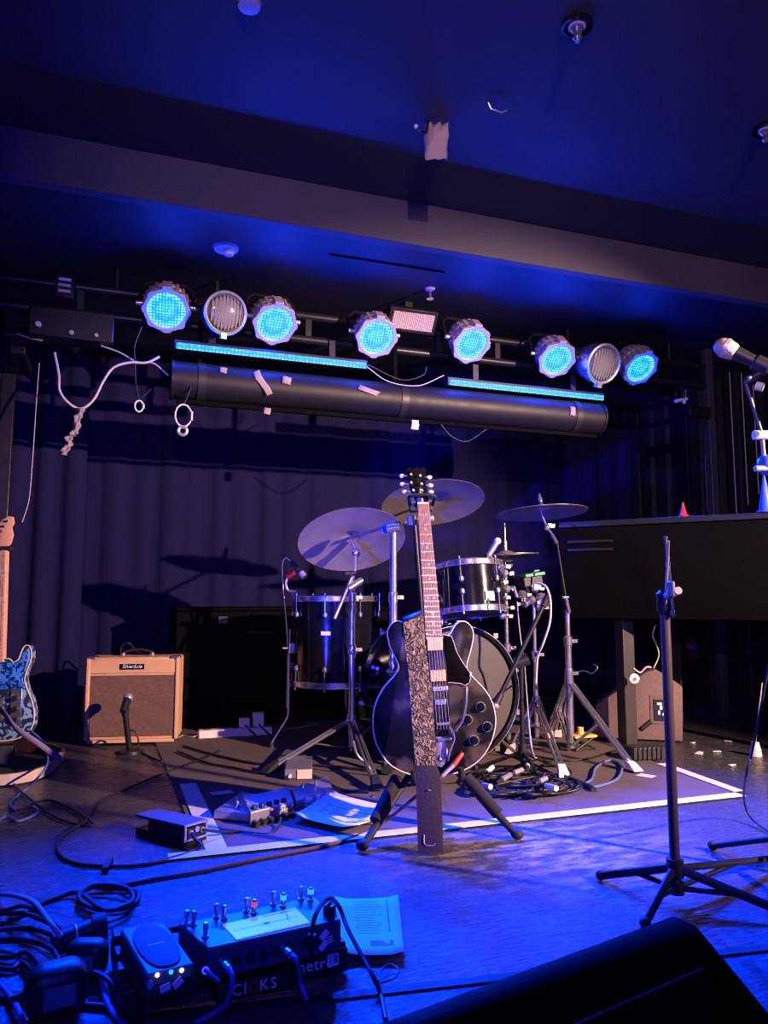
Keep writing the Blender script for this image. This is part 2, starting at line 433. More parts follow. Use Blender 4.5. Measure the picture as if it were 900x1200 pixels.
def curtain(x0, x1, Y, z0, z1, lab, seed, amp=.035):
    rnd = random.Random(seed); n = int((x1 - x0) / .012); rows = []
    ks = [(rnd.uniform(14, 46), rnd.uniform(0, 6.28), rnd.uniform(.25, 1)) for _ in range(6)]
    tot = sum(k[2] for k in ks)
    for j in range(13):
        t = j / 12; z = z1 + (z0 - z1) * t; row = []
        for i in range(n + 1):
            x = x0 + (x1 - x0) * i / n
            s = sum(k[2] * math.sin(k[0] * x + k[1] + .35 * t * math.sin(k[1] * 3)) for k in ks) / tot
            s = s * abs(s) ** -.3 if s else 0
            row.append(V((x + .01 * s * t, Y + amp * s * (.6 + .5 * t), z)))
        rows.append(row)
    mb = MB().sheet(rows)
    o = solo('stage_curtain', mb, M['velour'], lab, 'curtain', ang=80)
    m = o.modifiers.new('thick', 'SOLIDIFY'); m.thickness = .004; m.offset = 1
    return o
curtain(-.55, 3.86, 4.86, .01, ZS - .005, 'wide dark back curtain hanging behind the drum kit', 3)
curtain(-1.75, -.12, 4.55, .01, ZS - .005, 'narrow dark pleated side curtain behind the blue guitar', 9, .05)

# rug and tapes
rug = fl(262, 996)
rp = [fl(235, 1000), fl(862, 929), V((2.25, 3.0, 0)), V((2.3, 4.35, 0)), V((.25, 4.35, 0)), V((.27, 3.0, 0))]
solo('carpet', MB().prism([(p.x, p.y) for p in rp], 0, .006), M['rug'], 'grey brown carpet spread beneath the drum kit', 'carpet')
def strip(pts, w, z=.0075, t=.001):
    pts = [V((p.x, p.y, z)) for p in pts]; m = MB()
    for i in range(len(pts) - 1):
        dd = (pts[i + 1] - pts[i]).normalized(); nn = V((-dd.y, dd.x, 0)) * w / 2
        m.slab([pts[i] - nn, pts[i + 1] - nn, pts[i + 1] + nn, pts[i] + nn], t)
    return m
G_T = 'white floor tapes around the carpet'
solo('floor_tape', strip([fl(197, 1007), fl(500, 974), fl(868, 933)], .05), M['gaffer_white'], 'long white tape along the front edge of the carpet', 'tape', G_T)
solo('floor_tape', strip([fl(220, 921), fl(254, 999)], .06, .009), M['gaffer_white'], 'short white tape running back from the long one by the flat volume pedal', 'tape', G_T)
solo('floor_tape', strip([fl(866, 930), fl(775, 897)], .045, .009), M['gaffer_white'], 'white tape on the far side of the carpet beside the music stand post', 'tape', G_T)
solo('floor_tape', strip([fl(748, 910), fl(766, 913)], .05, .0085), M['gaffer_white'], 'tiny white tape mark by the rubber foot of the cymbal stand', 'tape', G_T)
solo('floor_tape', strip([fl(247, 933), fl(272, 930)], .045, .0085), M['gaffer_white'], 'tiny white tape mark just behind the silver pedals', 'tape', G_T)
for dx, lab in ((0, 'left of two lilac tape scraps at the foot of the tan amplifier'), (9, 'right of two lilac tape scraps at the foot of the tan amplifier')):
    solo('tape_scrap', strip([fl(187 + dx, 874), fl(192 + dx, 882)], .028, .003), M['gaffer_white'], lab, 'tape', 'tape scraps by the amplifier')

# ================================================================== LIGHT RIG
YT = 3.5
truss = thing('truss', 'black ladder truss carrying the row of stage lamps', 'truss', (1.4, YT + .1, 1.9))
zt, zb = 2.085, 1.965
part('rail', MB().cyl((-1.0, YT + .09, zt), (3.36, YT + .09, zt), .021), M['black_metal'], truss)
part('rail', MB().cyl((-1.0, YT + .09, zb), (3.36, YT + .09, zb), .021), M['black_metal'], truss)
for k in range(13):
    x = -.85 + k * .35
    part('rung', MB().box((x, YT + .09, (zt + zb) / 2), (.03, .02, zt - zb - .02)), M['black_metal'], truss)
pe = aY(836, 440, YT + .09)
part('post', MB().box((3.38, YT + .09, 1.1), (.05, .05, 2.19)), mat('grey black post', (.05, .045, .05), .45), truss, bev=.004)
part('post', MB().box((-.47, YT + .50, 1.1), (.06, .05, 2.19)), M['black_metal'], truss, bev=.004)
part('bracket', MB().box((3.26, YT + .06, 1.79), (.16, .06, .06)), M['black_metal'], truss, bev=.003)
part('bracket', MB().box((-.40, YT + .31, 1.80), (.06, .36, .07)), M['black_metal'], truss, bev=.003)
for x in (.0, .45, 1.45, 2.4, 3.1):
    part('hanger', MB().cyl((x, YT + .09, zt), (x, YT + .09, ZS), .012), M['black_metal'], truss)

# projector screen case: a fat tube below the lamps
rl, rr_ = aY(203, 447, YT), aY(699, 487, YT)
zr = 1.675
sc_ = thing('screen_roller', 'thick black screen roller hanging below the lamps', 'roller', ((rl.x + rr_.x) / 2, YT, zr - .09))
part('roller_tube', MB().cyl((rl.x, YT, zr), (rr_.x, YT, zr), .085, n=40), mat('satin black tube', (.009, .008, .013), .5, spec=.35), sc_)
part('end_cap', MB().cyl((rl.x - .012, YT, zr), (rl.x, YT, zr), .09, n=40), M['black_metal'], sc_)
part('end_cap', MB().cyl((rr_.x, YT, zr), (rr_.x + .012, YT, zr), .09, n=40), M['black_metal'], sc_)
part('hem_bar', MB().box(((rl.x + rr_.x) / 2, YT - .01, zr - .1), (rr_.x - rl.x - .03, .02, .02)), M['piano_black'], sc_)
for x in (rl.x + .12, 1.35, 2.35):
    part('strap', MB().box((x, YT + .062, zr + .19), (.02, .008, .24)), M['piano_black'], sc_)
    part('strap', MB().lathe([(.087, -.018), (.089, -.018), (.089, .018), (.087, .018)], (x, YT, zr), (1, 0, 0), 36, closed=True), M['black_plastic'], sc_)
def scrap(px, py, Y, w, h, rot, lab, name='tape_scrap', m='masking', seed=0, grp='tape scraps on the roller'):
    rnd = random.Random(seed); c = aY(px, py, Y); rows = []
    R = Matrix.Rotation(rot, 3, 'Y')
    for j in range(5):
        row = []
        for i in range(4):
            x = (i / 3 - .5) * w * (1 + rnd.uniform(-.12, .12)); z = (j / 4 - .5) * h * (1 + rnd.uniform(-.06, .06)); x += (.2 if h > .06 else .04) * w * math.sin(j * 1.3 + seed)
            row.append(c + R @ V((x, rnd.uniform(-.007, .0), z)))
        rows.append(row)
    o = solo(name, MB().sheet(rows), M[m], lab, 'tape', grp)
    s = o.modifiers.new('thick', 'SOLIDIFY'); s.thickness = .0015
    return o
YS = YT - .0865
scrap(308, 449, YS, .03, .12, -.5, 'longest torn tape scrap curling on the roller', seed=1)
scrap(336, 446, YS, .04, .035, .2, 'square tape scrap stuck on the roller beside the longest one', seed=2)
scrap(432, 458, YS, .10, .025, .25, 'flat tape scrap lying on the roller below the end of the left blue bar', seed=3)
scrap(262, 434, YS, .03, .025, .2, 'small faint tape scrap near the left end of the roller', seed=7)
scrap(313, 482, YS, .03, .03, .1, 'small pale tag under the roller by the longest tape scrap', 'hanging_tag', seed=4)
scrap(486, 498, YS, .038, .045, .05, 'white paper tag hanging under the middle of the roller', 'hanging_tag', m='paper', seed=5)
scrap(671, 482, YS, .03, .05, .1, 'grey tag on the roller near its right end', seed=6)

# LED par lamps ------------------------------------------------------
def make_par():
    r = thing('stage_lamp', 'x', 'stage lamp', (0, 0, 0), 'lit blue stage lamps on the truss')
    # local: beam leaves along -Y, housing behind +Y
    ax = (0, 1, 0)
    body = MB().lathe([(.085, 0), (.098, .01), (.098, .05), (.104, .055), (.104, .075), (.094, .08), (.086, .13), (.06, .165), (.03, .17), (0, .17)], (0, .0, 0), ax, 40)
    part('housing', body, M['alu'], r)
    fl_ = MB()
    pts = []
    for i in range(64):
        a = 2 * PI * i / 64; rad = .108 + .008 * max(-.2, math.cos(a * 8)) ; pts.append((rad * math.cos(a), rad * math.sin(a)))
    rim = MB(frame_matrix(V((0, 0, 0)), V((1, 0, 0)), V((0, 0, 1)), V((0, -1, 0))))
    # ring: outer lobes, inner round hole
    vs = []; fs = []; n = 64
    for z in (-.012, .014):
        for i in range(n): vs.append((pts[i][0], pts[i][1], z))
        for i in range(n):
            a = 2 * PI * i / n; vs.append((.088 * math.cos(a), .088 * math.sin(a), z))
    for i in range(n):
        j = (i + 1) % n
        fs += [(i, j, n + j, n + i), (2 * n + i, 2 * n + j, 3 * n + j, 3 * n + i), (i, j, 2 * n + j, 2 * n + i), (n + i, n + j, 3 * n + j, 3 * n + i)]
    rim.add(vs, fs)
    part('rim', rim, M['alu'], r, bev=.003)
    part('lens', MB().lathe([(.0, -.008), (.04, -.0075), (.088, -.001), (.088, .004), (0, .004)], (0, 0, 0), ax, 40), M['led'], r, 'glowing blue LED lens')
    fins = MB()
    for k in range(10):
        a = PI * (k + .5) / 10
        fins.box((.098 * math.cos(a), .045, .098 * math.sin(a)), (.014, .085, .022), Matrix.Rotation(-a + PI / 2, 3, 'Y'))
    part('cooling_fins', fins, M['alu'], r)
    part('latch', MB().box((0, .02, -.108), (.05, .05, .018)), M['alu'], r, bev=.003)
    part('latch', MB().box((0, .02, .108), (.045, .07, .024)), M['alu'], r, bev=.003)
    yk = [V((-.125, .05, 0))] + [V((-.125, .10, .01)), V((-.12, .17, .03)), V((-.09, .20, .05)), V((.09, .20, .05)), V((.12, .17, .03)), V((.125, .10, .01)), V((.125, .05, 0))]
    part('yoke', MB().tube(yk, .008, 6), M['black_metal'], r)
    part('pivot_knob', MB().cyl((.1, .05, 0), (.14, .05, 0), .012), M['steel'], r)
    part('pivot_knob', MB().cyl((-.14, .05, 0), (-.1, .05, 0), .012), M['steel'], r)
    return r
PAR = make_par()
par_px = [(195, 363, 'first lit blue stage lamp, at the far left of the row', -4, 43),
          (322, 379, 'second lit blue stage lamp, right of the round unlit lamp with clear glass', 3, 45),
          (441, 395, 'third lit blue stage lamp, left of the ribbed flood panel', -2, 41),
          (552, 403, 'fourth lit blue stage lamp, above the left end of the right blue bar', 4, 43),
          (652, 421, 'fifth lit blue stage lamp, left of the unlit chrome lamp', -6, 45),
          (750, 431, 'sixth lit blue stage lamp, at the far right of the row', 2, 45)]
PARS = []
for i, (px, py, lab, yw, tilt) in enumerate(par_px):
    o = PAR if i == 0 else copy_tree(PAR)
    p = aY(px, py, YT - .09)
    o.location = p; o['label'] = lab
    # tilt downwards: -Y axis towards -Z ; small yaw
    o.rotation_euler = (math.radians(tilt), 0, math.radians(yw)); o.scale = (.93, .93, .93)
    PARS.append((p, tilt, yw))

def unlit_par(px, py, lab, yw, tilt, mode, sc=1.0):
    p = aY(px, py, YT - .15)
    r = thing('stage_lamp', lab, 'stage lamp', (0, 0, 0))
    ax = (0, 1, 0)
    hm = M['black_metal'] if mode else M['chrome']
    part('housing', MB().lathe([(.088, -.02), (.094, -.02), (.094, .03), (.088, .07), (.066, .14), (.04, .17), (0, .172)], (0, 0, 0), ax, 40), hm, r)
    part('rim', MB().torus((0, -.02, 0), ax, .09, .008, 40), M['steel'], r)
    part('reflector', MB().lathe([(.084, -.012), (.06, .03), (.02, .05), (0, .05), ], (0, 0, 0), ax, 36), M['chrome'], r)
    gl = MB().lathe([(0, -.03), (.03, -.029), (.06, -.024), (.084, -.014), (.084, -.01), (0, -.022)], (0, 0, 0), ax, 36)
    part('lens', gl, M['lens_glass'], r, 'clear unlit glass lens')
    rb = MB()
    for k in range(9):
        x = -.064 + k * .016; h = math.sqrt(.082 ** 2 - x * x)
        rb.box((x, -.026, 0), (.004, .006, 2 * h * .9))
    part('lens_ribs', rb, M['lens_glass'], r)
    part('bulb', MB().sph((0, .0, 0), .018, (1, 1, 1.3)), M['white_plastic'], r)
    part('latch', MB().box((0, -.015, -.1), (.025, .03, .025)), M['steel'], r)
    part('yoke', MB().tube([V((-.105, .04, 0)), V((-.105, .11, .02)), V((-.08, .19, .05)), V((.08, .19, .05)), V((.105, .11, .02)), V((.105, .04, 0))], .007, 6), M['black_metal'], r)
    r.location = p; r.rotation_euler = (math.radians(tilt), 0, math.radians(yw)); r.scale = (sc, sc, sc)
unlit_par(263, 367, 'round unlit lamp with clear ribbed glass between the first two blue lamps', 8, 16, 1)
unlit_par(704, 426, 'unlit chrome lamp between the two rightmost blue lamps', 6, 22, 0, 1.12)

def led_bar(p0, p1, lab):
    d = p1 - p0; L = d.length
    r = thing('light_bar', lab, 'light bar', tuple((p0 + p1) / 2), 'lit blue LED bars under the lamps')
    c = (p0 + p1) / 2
    part('casing', MB().box(c + V((0, .022, .002)), (L + .02, .035, .048)), M['black_metal'], r, bev=.004)
    part('light_strip', MB().box(c + V((0, .0, -.004)), (L, .016, .026)), M['ledbar'], r, 'glowing blue strip', bev=.004)
    part('bracket', MB().box(c + V((-L * .32, .04, .06)), (.03, .01, .11)), M['black_metal'], r)
    part('bracket', MB().box(c + V((L * .32, .04, .06)), (.03, .01, .11)), M['black_metal'], r)
b1 = (aY(207, 403, YT - .05), aY(429, 428, YT - .05)); b2 = (aY(527, 446, YT - .05), aY(707, 466, YT - .05))
led_bar(*b1, 'long lit blue bar below the three left lamps')
led_bar(*b2, 'lit blue bar below the right lamps')
# ribbed flood panel
c = aY(482, 375, YT - .02)
r = thing('flood_panel', 'small unlit ribbed flood panel next to the third blue lamp', 'flood light', tuple(c))
R = Matrix.Rotation(math.radians(35), 3, 'X')
part('casing', MB().box(c, (.26, .05, .12), R), M['black_metal'], r, bev=.004)
T = frame_matrix(c, R @ V((1, 0, 0)), R @ V((0, 0, 1)), R @ V((0, -1, 0)))
pn = MB(T).box((0, 0, .026), (.22, .085, .006))
for k in range(22): pn.box((-.105 + k * .01, 0, .030), (.004, .085, .004))
part('panel', pn, mat('pinkish diffuser', (.62, .48, .44), .5), r)
part('bracket', MB().box(c + V((0, .06, .06)), (.04, .06, .1)), M['black_metal'], r)

# stuff hanging on the truss
def cable(pts, rad, m, lab, name='cable', grp=None, k=10, n=7, cat='cable', closed=False):
    if min(V(p).z for p in pts) > .9: name = 'hanging_cable'
    return solo(name, MB().tube(spline(pts, k, closed), rad, n, closed), M[m], lab, cat, grp, ang=60)
Yc = YT - .05
hang = [aY(x, y, Yc) for x, y in ((64, 413), (69, 440), (70, 458), (80, 472), (95, 479), (110, 468), (121, 447), (133, 431), (152, 425), (172, 425), (187, 418))]
cable(hang, .006, 'cable_white', 'pale thick cable drooping in a loop from the left end of the truss')
def ribbon(pts, w, lab, m='masking', name='hanging_tape'):
    rows = []; P = spline(pts, 6)
    for i, p in enumerate(P):
        s = math.sin(i * .9) * .012; ww = w * (1 + .25 * math.sin(i * 1.7))
        rows.append([p + V((-ww / 2, s, .0)), p + V((0, -s * .5, 0)), p + V((ww / 2, s, 0))])
    o = solo(name, MB().sheet(rows), M[m], lab, 'tape')
    sm = o.modifiers.new('thick', 'SOLIDIFY'); sm.thickness = .002
ribbon([aY(x, y, Yc - .012) for x, y in ((95, 478), (91, 492), (87, 508), (81, 512), (80, 522), (73, 533))], .03, 'crumpled pink tape strip dangling from the pale cable loop')
cable([aY(x, y, Yc + .03) for x, y in ((118, 405), (140, 413), (160, 424), (180, 426), (197, 440))], .004, 'cable_grey', 'thin grey cable slanting from the truss to the roller end')
cable([aY(x, y, Yc) for x, y in ((166, 383), (158, 405), (158, 420), (159, 445), (163, 470))], .0035, 'cable', 'thin black safety cable hanging straight down below the first blue lamp')
def hook(px, py, Y, h, lab):
    c = aY(px, py, Y); P = []
    for k in range(14):
        a = 2 * PI * k / 14; P.append(c + V((.35 * h * math.sin(a), 0, h * .5 * math.cos(a))))
    r = thing('hanging_carabiner', lab, 'carabiner', tuple(c - V((0, 0, h / 2))), 'carabiners dangling under the truss')
    part('ring', MB().tube(P, .004, 6, True), M['white_plastic'], r)
    part('gate', MB().cyl(c + V((.35 * h, -.004, -h * .2)), c + V((.35 * h, -.004, h * .2)), .006), M['steel'], r)
    part('sling', MB().tube([c + V((0, 0, h * .5)), c + V((.02, .01, h)), c + V((.05, .05, h * 1.9))], .003, 6), M['cable'], r)
hook(163, 476, Yc, .05, 'carabiner left of the roller under the thin black cable')
hook(215, 487, YT - .1, .10, 'carabiner hanging from the roller end')
part('clip_weight', MB().torus(aY(214, 505, YT - .1), (.2, 1, 0), .018, .008, 20), M['steel'], [o for o in COL.objects if o.name.startswith('hanging_carabiner')][-1])
for x0, pts, lab in ((0, ((430, 430), (455, 447), (490, 452), (520, 440)), 'thin cable sagging between the two blue bars'),
                     (1, ((517, 498), (530, 512), (548, 517), (570, 503)), 'thin cable sagging below the roller right of the paper tag'),
                     (2, ((432, 428), (470, 445), (495, 440), (500, 430)), 'thin black cable crossing above the roller by the third blue lamp')):
    cable([aY(x, y, YS - .01) for x, y in pts], .003, 'cable_grey' if x0 == 0 else 'cable', lab)
# control box at the left of the truss, with small label plate
c = aY(76, 338, YT - .01)
r = thing('mounting_clamp', 'black truss clamp with a white label plate left of the first blue lamp', 'clamp', tuple(c))
part('clamp_body', MB().box(c, (.075, .05, .10)), M['black_metal'], r, bev=.005)
for k in range(3): part('label_plate', MB().box(c + V((0, -.027, .03 - k * .026)), (.05, .004, .012)), M['white_plastic' if k == 0 else 'steel'], r)
c = aY(85, 385, YT - .0)
r = thing('dimmer_box', 'black dimmer box on the left part of the truss', 'dimmer box', tuple(c - V((0, 0, .06))))
part('case', MB().box(c, (.34, .12, .13)), M['black_metal'], r, bev=.006)
part('socket', MB().cyl(c + V((-.13, -.06, -.02)), c + V((-.13, -.075, -.02)), .012), M['white_plastic'], r)
part('socket', MB().cyl(c + V((.0, -.06, -.04)), c + V((.0, -.07, -.04)), .01), M['steel'], r)
part('socket', MB().cyl(c + V((.1, -.06, -.04)), c + V((.1, -.07, -.04)), .008), M['steel'], r)
for k, (x, y) in enumerate(((20, 378), (27, 381))):
    pass
cable([aY(x, y, YT) for x, y in ((20, 391), (35, 396), (50, 399))], .004, 'cable_white', 'short pale cable end beside the left truss post')
cable([aY(x, y, 4.2) for x, y in ((46, 425), (42, 480), (38, 540), (34, 585), (26, 612))], .003, 'cable_grey', 'thin grey cable hanging straight down at the left curtain')
# right clamp with white knob
c = aY(797, 470, YT)
r = thing('truss_hook', 'small chrome hook clamp near the right truss post', 'clamp', tuple(c))
part('clamp_body', MB().torus(c + V((0, 0, .04)), (1, 0, 0), .035, .01, 20), M['black_metal'], r)
part('wing_bolt', MB().cyl(c + V((-.05, -.02, -.01)), c + V((.03, -.02, .01)), .011), M['white_plastic'], r)
part('wing_bolt', MB().cyl(c + V((.01, -.02, -.02)), c + V((.02, -.02, .06)), .009), M['white_plastic'], r)

# ceiling pieces -------------------------------------------------------
pt = aY(450, 229, 2.8)
def downlight(px, py, lab, R0=.045):
    c = fl(px, py, ZC)
    r = thing('downlight', lab, 'ceiling lamp', tuple(c - V((0, 0, .05))), 'small lamps on the ceiling')
    part('rim', MB().lathe([(R0 * .8, -.012), (R0, -.012), (R0, 0), (R0 * .8, 0)], c, (0, 0, 1), 28, closed=True), M['black_gloss'], r)
    part('bulb', MB().lathe([(0, -.055), (.008, -.053), (.014, -.045), (.012, -.03), (.02, -.02), (.02, -.002), (0, -.002)], c, (0, 0, 1), 16), M['chrome'], r)
    part('socket', MB().cyl(c + V((0, 0, -.012)), c, R0 * .55), M['white_plastic'], r)
downlight(676, 28, 'round ceiling lamp with a bare bulb at the upper right')
downlight(897, 150, 'dark ceiling lamp cut by the right edge of the photo')
c = fl(265, 290, ZS)
r = thing('smoke_detector', 'small white ceiling detector above the two leftmost lamps', 'detector', tuple(c - V((0, 0, .04))))
part('base', MB().lathe([(0, -.012), (.05, -.012), (.055, 0), (0, 0)], c, (0, 0, 1), 28), M['white_plastic'], r)
part('sensor', MB().lathe([(0, -.035), (.02, -.033), (.026, -.012), (0, -.012)], c + V((.012, 0, 0)), (0, 0, 1), 20), M['white_plastic'], r)
c = fl(504, 338, ZS)
r = thing('ceiling_sprinkler', 'small white sprinkler head on the ceiling over the third blue lamp', 'sprinkler', tuple(c - V((0, 0, .06))))
part('flange', MB().lathe([(0, -.008), (.02, -.008), (.026, 0), (0, 0)], c, (0, 0, 1), 18), M['white_plastic'], r)
part('stem', MB().cyl(c, c + V((0, 0, -.05)), .006), M['chrome'], r)
part('deflector', MB().cyl(c + V((0, 0, -.05)), c + V((0, 0, -.054)), .018), M['chrome'], r)
# hanging paper scrap
zbot = ZC - .14
pc = fl(512, 188, zbot); rows = []; rnd = random.Random(5)
for j in range(7):
    t = j / 6; row = []
    for i in range(6):
        x = (i / 5 - .5) * .078 * (1 + .06 * math.sin(j * 2)); row.append(pc + V((x * .94, -x * .34 + .010 * math.sin(i * 2.9 + j * .35), .135 * t + (.006 * rnd.uniform(-1, 1) if j == 0 else 0))))
    rows.append(row)
o = solo('paper_scrap', MB().sheet(rows), mat('crumpled kraft paper', (.55, .42, .38), .8, bump=.6, bscale=30), 'crumpled scrap of pale paper hanging from the ceiling before the beam', 'paper', ang=60)
sm = o.modifiers.new('thick', 'SOLIDIFY'); sm.thickness = .0012
tp = pc + V((0, 0, .14))
r = thing('ceiling_hook', 'small ceiling hook holding the crumpled paper scrap', 'hook', (tp.x - .03, tp.y, ZC - .05))
part('hook_arm', MB().tube([V((tp.x - .03, tp.y + .004, ZC)), V((tp.x - .035, tp.y + .004, ZC - .04)), V((tp.x - .06, tp.y + .004, ZC - .05)), V((tp.x - .075, tp.y + .004, ZC - .03))], .004, 6), M['black_metal'], r)
part('hook_tip', MB().sph((tp.x - .075, tp.y + .004, ZC - .03), .008), M['white_plastic'], r)
c = fl(572, 120, ZC)
solo('ceiling_hook', MB().tube([c, c + V((.01, 0, -.02)), c + V((.05, 0, -.024)), c + V((.07, .0, -.012))], .003, 6), M['steel'], 'thin wire hook on the ceiling right of the paper scrap', 'hook')
c = fl(292, 3, ZC)
solo('ceiling_clip', MB().lathe([(0, -.016), (.03, -.014), (.034, 0), (0, 0)], c, (0, 0, 1), 20), M['steel'], 'small metal plate on the ceiling at the top edge of the photo', 'plate')

# ================================================================== MAIN GUITAR
gb = aD(512, 905, 2.27); gt = aD(488, 552, 2.46)
gv = (gt - gb).normalized(); gu = (RT - gv * RT.dot(gv)).normalized(); gn = gu.cross(gv)     # gn faces the viewer
GF = frame_matrix(gb, gu, gv, gn); GI = GF.inverted()
def g2(px, py, lift=0.0):                 # photo pixel -> coordinates in the guitar's own plane
    p = GI @ on_plane(px, py, gb + gn * lift, gn); return (p.x, p.y)
def c8(x, y): return (420 + x / 4.5, 710 + y / 4.5)
half = [(345, 168), (300, 150), (270, 120), (240, 92), (205, 80), (172, 98), (153, 140), (158, 175), (166, 212), (190, 262), (209, 305), (210, 335), (190, 370), (160, 402), (128, 442), (98, 500), (81, 560), (77, 610), (82, 680), (102, 745), (150, 820), (205, 862), (270, 888), (345, 901), (420, 901), (470, 892), (535, 875), (600, 842), (655, 793), (698, 722), (720, 645), (722, 580), (706, 512), (672, 450), (628, 402), (594, 366), (574, 336), (573, 300), (590, 240), (603, 182), (605, 140), (591, 105), (562, 83), (530, 85), (506, 108), (490, 138), (470, 158), (438, 168)]
outl = [V((*g2(*c8(x, y)), 0)) for x, y in half]
outl = [(p.x, p.y) for p in spline(outl, 4, True)]
body_c = gb + gv * .2
gtr = thing('electric_guitar', 'black hollow body electric guitar with wide leather strap, standing before the drum kit', 'guitar', tuple(gb))
part('body', MB(GF).prism(outl, -.055, 0, .004), M['guitar_black'], gtr)
def loop_tube(pts, z, r): return MB(GF).tube([V((p[0], p[1], z)) for p in pts], r, 6, True)
bd = loop_tube(outl, -.001, .0023); bd.tube([V((p[0], p[1], -.054)) for p in outl], .0028, 6, True)
part('binding', bd, M['piping'], gtr, 'ivory binding along the body edge')
# neck
nl = [g2(489.2, 591.7), g2(502.5, 591.7), g2(518.6, 750), g2(499.3, 750)]
neck = MB(GF); neck.add([V((p[0], p[1], z)) for z in (-.02, .006) for p in nl], [(3, 2, 1, 0), (4, 5, 6, 7), (0, 1, 5, 4), (1, 2, 6, 5), (2, 3, 7, 6), (3, 0, 4, 7)])
nk = part('neck', neck, M['guitar_black'], gtr)
fb = MB(GF); fb.add([V((p[0], p[1], z)) for z in (.006, .011) for p in nl], [(3, 2, 1, 0), (4, 5, 6, 7), (0, 1, 5, 4), (1, 2, 6, 5), (2, 3, 7, 6), (3, 0, 4, 7)])
fbo = part('fretboard', fb, M['rosewood'], gtr, 'reddish brown fretboard')
N0, N1, B1, B0 = [V((*p, 0)) for p in nl]
def alongneck(t, s): return (N0 * (1 - s) + N1 * s) * (1 - t) + (B0 * (1 - s) + B1 * s) * t
scale_len = (N0 - B0).length / (1 - 2 ** (-20.5 / 12))
for k in range(1, 21):
    t = (1 - 2 ** (-k / 12)) / (1 - 2 ** (-20.5 / 12))
    a, b_ = alongneck(t, .0), alongneck(t, 1.)
    part('fret', MB(GF).cyl(a + V((0, 0, .0115)), b_ + V((0, 0, .0115)), .0011, n=6), M['chrome'], fbo)
def mid(k): return ((1 - 2 ** (-k / 12)) + (1 - 2 ** (-(k - 1) / 12))) / 2 / (1 - 2 ** (-20.5 / 12))
for k in (3, 5, 7, 9, 12, 15, 17, 19):
    for s in ((.28, .72) if k == 12 else (.5,)):
        p = alongneck(mid(k), s)
        part('inlay_dot', MB(GF).cyl(p + V((0, 0, .0105)), p + V((0, 0, .0122)), .0042, n=12), M['piping'], fbo)
part('nut', MB(GF).hexa([V((p.x, p.y + dy, z)) for z in (.006, .014) for p, dy in ((N0, 0), (N1, 0), (N1, .006), (N0, .006))]), M['piping'], gtr)
# headstock
hs = [(489.2, 591.7), (485.5, 584), (480.5, 574), (478.5, 562), (475.5, 549.5), (480, 547.5), (485, 549.5), (488, 546.8), (491, 549.5), (495.5, 547.5), (499.5, 550), (498.5, 562), (500.5, 574), (502, 584), (502.5, 591.7)]
hp = [g2(*p) for p in hs]
hst = part('headstock', MB(GF).prism(hp, -.012, .004, .0015), M['black_gloss'], gtr)
for i, (px, py, sx) in enumerate(((471, 557.5, 1), (471.5, 567.2, 1), (474, 576, 1), (503, 559, -1), (504.5, 568.5, -1), (505, 576.2, -1))):
    e = V((*g2(px, py), -.004)); q = V((*g2(px + sx * 10.5, py - .6), 0))
    t = part('tuner', MB(GF).cyl(V((q.x, q.y, .0)), V((q.x, q.y, .014)), .0052, .0042, 12), M['chrome'], hst)
    kb = MB(GF); kb.cyl(V((q.x, q.y, -.006)), e, .002, n=8); kb.sph(e, .0085, (1.15, .85, .55), 12, 8)
    part('tuner_button', kb, M['white_plastic'], hst, 'pearly tuner button')
# strings
for k in range(6):
    s = .1 + .8 * k / 5
    a = alongneck(0, s) + V((0, 0, .0145)); b_ = alongneck(1.0, s) + V((0, 0, .016)); dd = (b_ - a)
    e = a + dd * 1.62; e.z = .02
    part('string', MB(GF).tube([a, b_, e], .0007, 5), M['steel'], gtr)
def gbox(px0, py0, px1, py1, z0, z1, name, m, bev=.0015, lab=None, par=None):
    p = g2(px0, py0); q = g2(px1, py1)
    mb = MB(GF).box(((p[0] + q[0]) / 2, (p[1] + q[1]) / 2, (z0 + z1) / 2), (abs(q[0] - p[0]), abs(q[1] - p[1]), z1 - z0))
    return part(name, mb, m, par or gtr, lab, bev=bev)
gbox(499.8, 748.5, 518.8, 762, 0, .013, 'pickup', M['gold'], lab='gold neck pickup')
gbox(504, 785.5, 522.5, 798, 0, .013, 'pickup', M['gold'], lab='dull gold bridge pickup')
br = gbox(506, 804.5, 525, 809.5, 0, .014, 'bridge', M['chrome'])
for k in range(6):
    p = g2(508.2 + k * 3, 806.5); part('saddle', MB(GF).box((p[0], p[1], .0155), (.004, .007, .004)), M['steel'], br)
# vibrato tailpiece
vib = gbox(509.5, 819.5, 523, 825.5, 0, .012, 'tailpiece', M['chrome'])
gbox(510.5, 846.5, 527, 849.2, .004, .014, 'roller_bar', M['chrome'], par=vib)
gbox(512, 865, 529, 867.5, .004, .014, 'roller_bar', M['chrome'], par=vib)
tpo = [g2(*c8(x, y)) for x, y in ((405, 690), (455, 690), (462, 740), (474, 775), (470, 810), (440, 850), (415, 845), (410, 800))]
part('tail_plate', MB(GF).prism(tpo, 0, .006, .001), M['steel'], vib)
p = V((*g2(*c8(442, 800)), .0)); part('tail_emblem', MB(GF).torus(p + V((0, 0, .008)), (0, 0, 1), .008, .0025, 20), M['chrome'], vib)
p = V((*g2(*c8(489, 656)), .014)); part('spring_cap', MB(GF).sph(p, .0105), M['chrome'], vib)
ap = [V((*g2(*c8(x, y)), z)) for x, y, z in ((470, 815, .008), (478, 765, .016), (500, 705, .022), (496, 668, .026))]
part('arm_link', MB(GF).tube(spline(ap, 6), .0042, 8), M['chrome'], vib)
